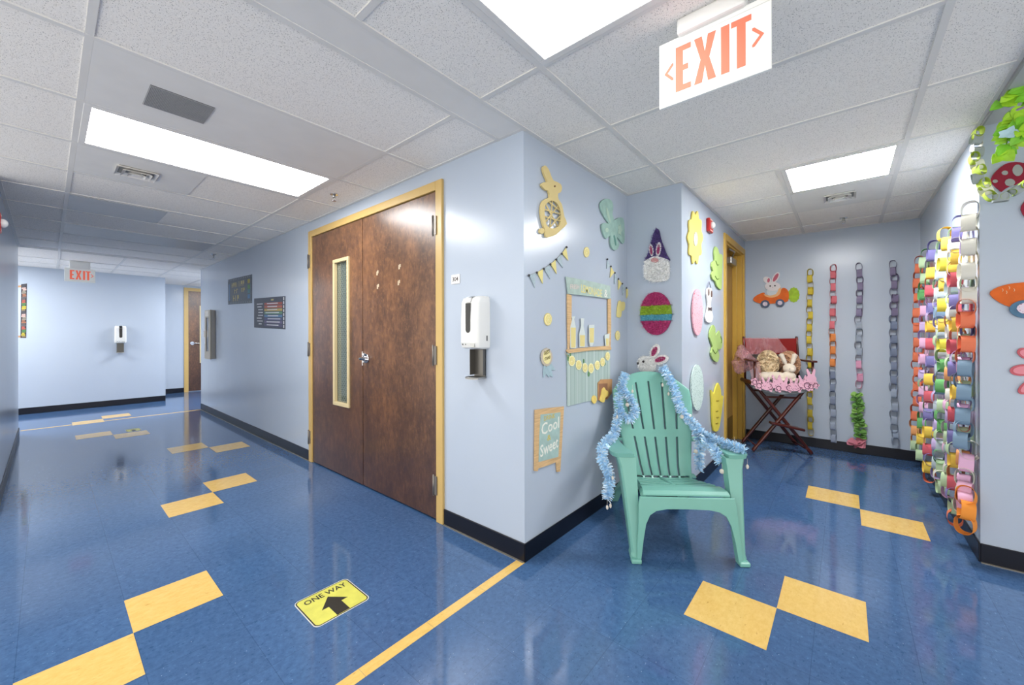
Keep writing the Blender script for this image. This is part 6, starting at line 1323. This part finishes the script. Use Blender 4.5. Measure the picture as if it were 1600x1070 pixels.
for x in (.005, .600):
    b = MB(); b.tube([(x, -.035, .712), (x, -.02, .712), (x, YBK+.02, .712), (x, YBK+.035, .712)], [.020, .024, .022, .018], 12); b.build('seat_rail', CHERRY, dc, world=False)
    b = MB(); b.tube([(x+.02, -.0, .72), (x+.02, .0, .78), (x+.02, .0, .935)], [.013, .010, .013], 10); b.build('arm_post', CHERRY, dc, world=False)
    b = MB(); b.tube([(x+.03, YBK, .70), (x+.03, YBK, .93), (x+.02, YBK+.02, 1.188), (x+.02, YBK+.02, 1.195)], [.013, .013, .013, .008], 10); b.build('back_post', CHERRY, dc, world=False)
    b = MB(); b.box((x-.015, -.05, .935), (x+.045, YBK+.05, .955)); b.build('armrest', CHERRY, dc, world=False, bevel=.006)
b = MB(); n = 10
rings = []
for i in range(n+1): x = .015+.615*i/n; s_ = .02*math.sin(PI*i/n); rings.append([(x, YBK+.005+s_, 1.175-.006*math.sin(PI*i/n)), (x, YBK+.012+s_, 1.175-.006*math.sin(PI*i/n)), (x, YBK+.012+s_, 1.0), (x, YBK+.005+s_, 1.0)])
b.loft(rings, smooth=False); b.build('canvas_back', REDC, dc, world=False)
b = MB(); rings = []
for i in range(n+1): x = .005+.595*i/n; s_ = .035*math.sin(PI*i/n); rings.append([(x, -.03, .722-s_), (x, YBK+.03, .722-s_), (x, YBK+.03, .716-s_), (x, -.03, .716-s_)])
b.loft(rings, smooth=False); b.build('canvas_seat', REDC, dc, world=False)

# grey cloth laid over the seat, hanging a little in front
t = thing('grey_seat_cloth', 'pale grey cloth covering the seat of the folding chair', 'cloth', D(.3, .2, .72))
b = MB(); g_ = []; nx, ny = 22, 12
for j in range(ny+1):
    row = []
    for i in range(nx+1):
        u = i/nx; x = -.012+.625*u; s_ = .035*math.sin(PI*u)
        if j < 8: y = YBK+.015-(YBK+.055)*j/8; z = .728-s_+.003*math.sin(u*20+j)
        else: k = j-8; y = -.046-.004*math.sin(u*18)-.002*k; z = .728-s_-.012*(k+1)-.006*k*math.sin(PI*u)
        row.append(D(x, y, z))
    g_.append(row)
b.add([p for r_ in g_ for p in r_], [(j*(nx+1)+i, j*(nx+1)+i+1, (j+1)*(nx+1)+i+1, (j+1)*(nx+1)+i) for j in range(ny) for i in range(nx)], True)
o = b.build('cloth', GREYC, t); sd = o.modifiers.new('thickness', 'SOLIDIFY'); sd.thickness = .002

# cream and tan ruffled pompom cushions
def ruffled(label, c_, rad, col, seed):
    t = thing('ruffled_pompom', label, 'cushion', D(c_[0], c_[1], c_[2]-rad[2]), 0, 'ruffled cushions on the folding chair')
    b = MB(); C_ = D(*c_); b.ball(C_, tuple(x*.88 for x in rad), 24, 16); r = random.Random(seed)
    for i in range(330):                                          # ruffle petals over the whole ball
        th = math.acos(r.uniform(-.85, 1)); ph = r.uniform(0, 2*PI); d = Vector((math.sin(th)*math.cos(ph), math.sin(th)*math.sin(ph), math.cos(th)))
        e = d.orthogonal().normalized(); a = r.uniform(0, 2*PI); e = e*math.cos(a)+d.cross(e)*math.sin(a); f_ = d.cross(e)
        p = C_+Vector((d.x*rad[0], d.y*rad[1], d.z*rad[2]))*.86; s_ = .017; h_ = rad[0]*.16
        vs = []
        for k in range(6):
            u = (k-2.5)/2.5; w_ = e*u*s_+f_*(.004*math.sin(k*2.4)); vs += [p+w_, p+w_*1.15+d*h_*(1-.25*u*u)+f_*.004]
        b.add(vs, [(2*k, 2*k+2, 2*k+3, 2*k+1) for k in range(5)], True)
    b.build('ruffles', mat('ruffle_'+col.strip('#'), col, .85, var=.08, sheen=.3), t)
ruffled('round cream ruffled cushion on the folding chair seat', (.235, .19, .905), (.105, .088, .15), '#E8D2AC', 1)
ruffled('round tan ruffled cushion behind the white toy rabbit', (.47, .215, .90), (.105, .088, .148), '#CFA27E', 2)
# plush rabbit
PL = mat('white_plush', '#E6D9C6', .9, bump=.5, bscale=220, var=.05, sheen=.5)
t = thing('plush_bunny', 'white plush toy rabbit lying in front of the tan cushion', 'soft toy', D(.3, .08, .725))
b = MB()
b.ball(D(.28, .08, .780), (.115, .05, .048), 24, 14); b.ball(D(.395, .04, .79), (.062, .055, .05), 18, 12); b.ball(D(.17, .10, .775), (.06, .06, .05), 16, 10)
o = b.build('body', PL, t); rm = o.modifiers.new('fuse', 'REMESH'); rm.mode = 'VOXEL'; rm.voxel_size = .006; rm.use_smooth_shade = True
b = MB(); b.ball(D(.405, .045, .868), (.056, .05, .052), 20, 14); b.ball(D(.41, -.0, .855), (.028, .024, .022), 14, 10); hd = b.build('head', PL, t); rm = hd.modifiers.new('fuse', 'REMESH'); rm.mode = 'VOXEL'; rm.voxel_size = .005; rm.use_smooth_shade = True
for (x0, x1) in ((.380, .325), (.425, .465)):
    b = MB(); b.tube(spath([D(x0, .05, .89), D((x0+x1)/2, .05, .945), D(x1, .055, 1.005), D(x1+(x1-x0)*.1, .055, 1.02)], 4), [.013]*3+[.020]*4+[.023]*3+[.012]*2+[.004], 10); e_ = b.build('ear', PL, hd)
for x, y in ((.46, .0), (.31, .0)):
    b = MB(); b.ball(D(x, y, .752), (.055, .035, .022), 14, 10); b.build('paw', PL, t)
b = MB(); b.ball(D(.388, -.005, .866), .005, 8, 6); b.ball(D(.43, -.005, .866), .005, 8, 6); b.build('eye', MATS['dark_eye'], hd)
# pink felt bunny garland along the seat front
FELT = dotted('pink_felt_print', '#E4AFC2', '#6A3E52', 75)
t = thing('felt_bunny_garland', 'pink felt garland of rabbit and flower shapes along the seat front', 'garland', D(.28, -.06, .66))
r = random.Random(8)
b = MB(); b.tube([D(-.03, -.058, .77), D(.08, -.06, .735), D(.3, -.062, .70), D(.5, -.06, .73), D(.62, -.056, .80)], .003, 6); b.build('cord', paper('pink_cord', '#C98AA2'), t)
def feltshape(x, z, s_, kind, k):
    pts = []
    if kind == 'bunny': pts = [(0, -.5), (.42, -.42), (.55, -.05), (.38, .28), (.5, .8), (.34, 1.0), (.15, .62), (0, .36), (-.15, .62), (-.36, .98), (-.5, .8), (-.38, .28), (-.55, -.05), (-.42, -.42)]
    else:
        for i in range(30): a = 2*PI*i/30; q = .48*(1+.2*math.cos(5*a)); pts.append((q*math.cos(a), q*math.sin(a)))
    pts = smooth(pts, 2); n = len(pts); y0 = -.066-.004*(k % 3)
    b = MB(); vs = [D(x+u*s_, y0+.01*v, z+v*s_) for u, v in pts]+[D(x+u*s_, y0+.004+.01*v, z+v*s_) for u, v in pts]
    tri = tessellate_polygon([[Vector((u, v, 0)) for u, v in pts]])
    b.add(vs, [tuple(q) for q in tri]+[tuple(i+n for i in reversed(q)) for q in tri]+[(i, (i+1) % n, (i+1) % n+n, i+n) for i in range(n)])
    o = b.build('felt_'+('bunny' if kind == 'bunny' else 'flower'), FELT if kind == 'flower' or k % 3 else mat('pink_felt_plain', '#E4AFC2', .85), t)
    if kind == 'flower':
        b = MB(); c_ = [(x+.62*s_*.48*math.cos(a), z+.62*s_*.48*math.sin(a)) for a in [2*PI*i/14 for i in range(15)]]
        b.tube([D(u, y0-.002, v) for u, v in c_], .0028, 5); b.build('stitched_ring', paper('plum_line', '#5C3148'), o)
for k, (x, z, s_, kd) in enumerate([(.0, .745, .085, 'flower'), (.045, .712, .09, 'flower'), (.115, .715, .095, 'bunny'), (.155, .700, .10, 'flower'), (.225, .735, .10, 'bunny'), (.245, .69, .085, 'flower'), (.30, .715, .10, 'bunny'), (.35, .695, .09, 'flower'), (.40, .71, .095, 'bunny'),
                                     (.445, .70, .095, 'flower'), (.49, .745, .09, 'bunny'), (.53, .725, .11, 'flower'), (.575, .80, .10, 'bunny'), (.615, .73, .075, 'flower'), (.565, .715, .08, 'flower')]):
    feltshape(x, z-.014, s_*.92, kd, k)
# pink tulle thrown over the back and left arm
def tulle_mat():
    q = NT('pink_tulle', .8); q.base(q.mix(q.ramp(q.noise(q.pos, 18, 4), .3, .7), lin('#D89AA2'), lin('#E8B8BC')))
    w_ = q.noise(q.map((22, 22, 5)), 1.2, 2); q.l.new(q.ramp(w_, .3, .7, .26, .44), q.p.inputs['Alpha']); return q.M
t = thing('pink_tulle', 'sheer pink tulle draped over the left arm and red back of the folding chair', 'fabric', D(.15, YBK, 1.17))
TU = tulle_mat()
def sheet(part, f_, nx, ny):
    b = MB(); vs = [f_(i/nx, j/ny) for j in range(ny+1) for i in range(nx+1)]
    b.add(vs, [(j*(nx+1)+i, j*(nx+1)+i+1, (j+1)*(nx+1)+i+1, (j+1)*(nx+1)+i) for j in range(ny) for i in range(nx)], True); return b.build(part, TU, t)
def front(u, v):
    # fan gathered at the left arm, spreading over the canvas
    top = Vector((.03+.37*u, YBK-.002, 1.182)); bot = Vector((.10+.40*u, YBK-.025-.03*u, 1.02)); kn = Vector((-.02, YBK-.07, .965))
    p = top.lerp(bot, v) ; p = p.lerp(kn, max(0, (1-u))**2*v*.9)
    p.y -= .012+.010*math.sin(u*34+v*6)*(.3+v); return D(p.x, p.y, p.z)
sheet('front_drape', front, 60, 14)
def puff(u, v):
    # loose bubble of tulle spilling past the left arm
    a = v*2*PI; cx, cz = -.035, .965; rr_ = (.115+.02*math.sin(3*a+5*u))*math.sin(PI*(.08+.84*u))
    return D(cx+rr_*math.cos(a)*1.0+.012*math.sin(a*9), (YBK-.26)+.24*u, cz+rr_*1.25*math.sin(a)-.03+.008*math.cos(a*11))
sheet('gathered_puff', puff, 14, 60)
def tail(u, v):
    p = Vector((-.03+.13*u, .06, .93)).lerp(Vector((.0+.10*u, .0, .74)), v); p.y += .01*math.sin(u*22); return D(p.x, p.y, p.z)
sheet('hanging_tail', tail, 24, 10)

for o in bpy.data.objects:
    if o.parent is None and o.type in ('MESH', 'EMPTY') and 'kind' not in o and 'label' not in o: print('UNLABELLED', o.name)
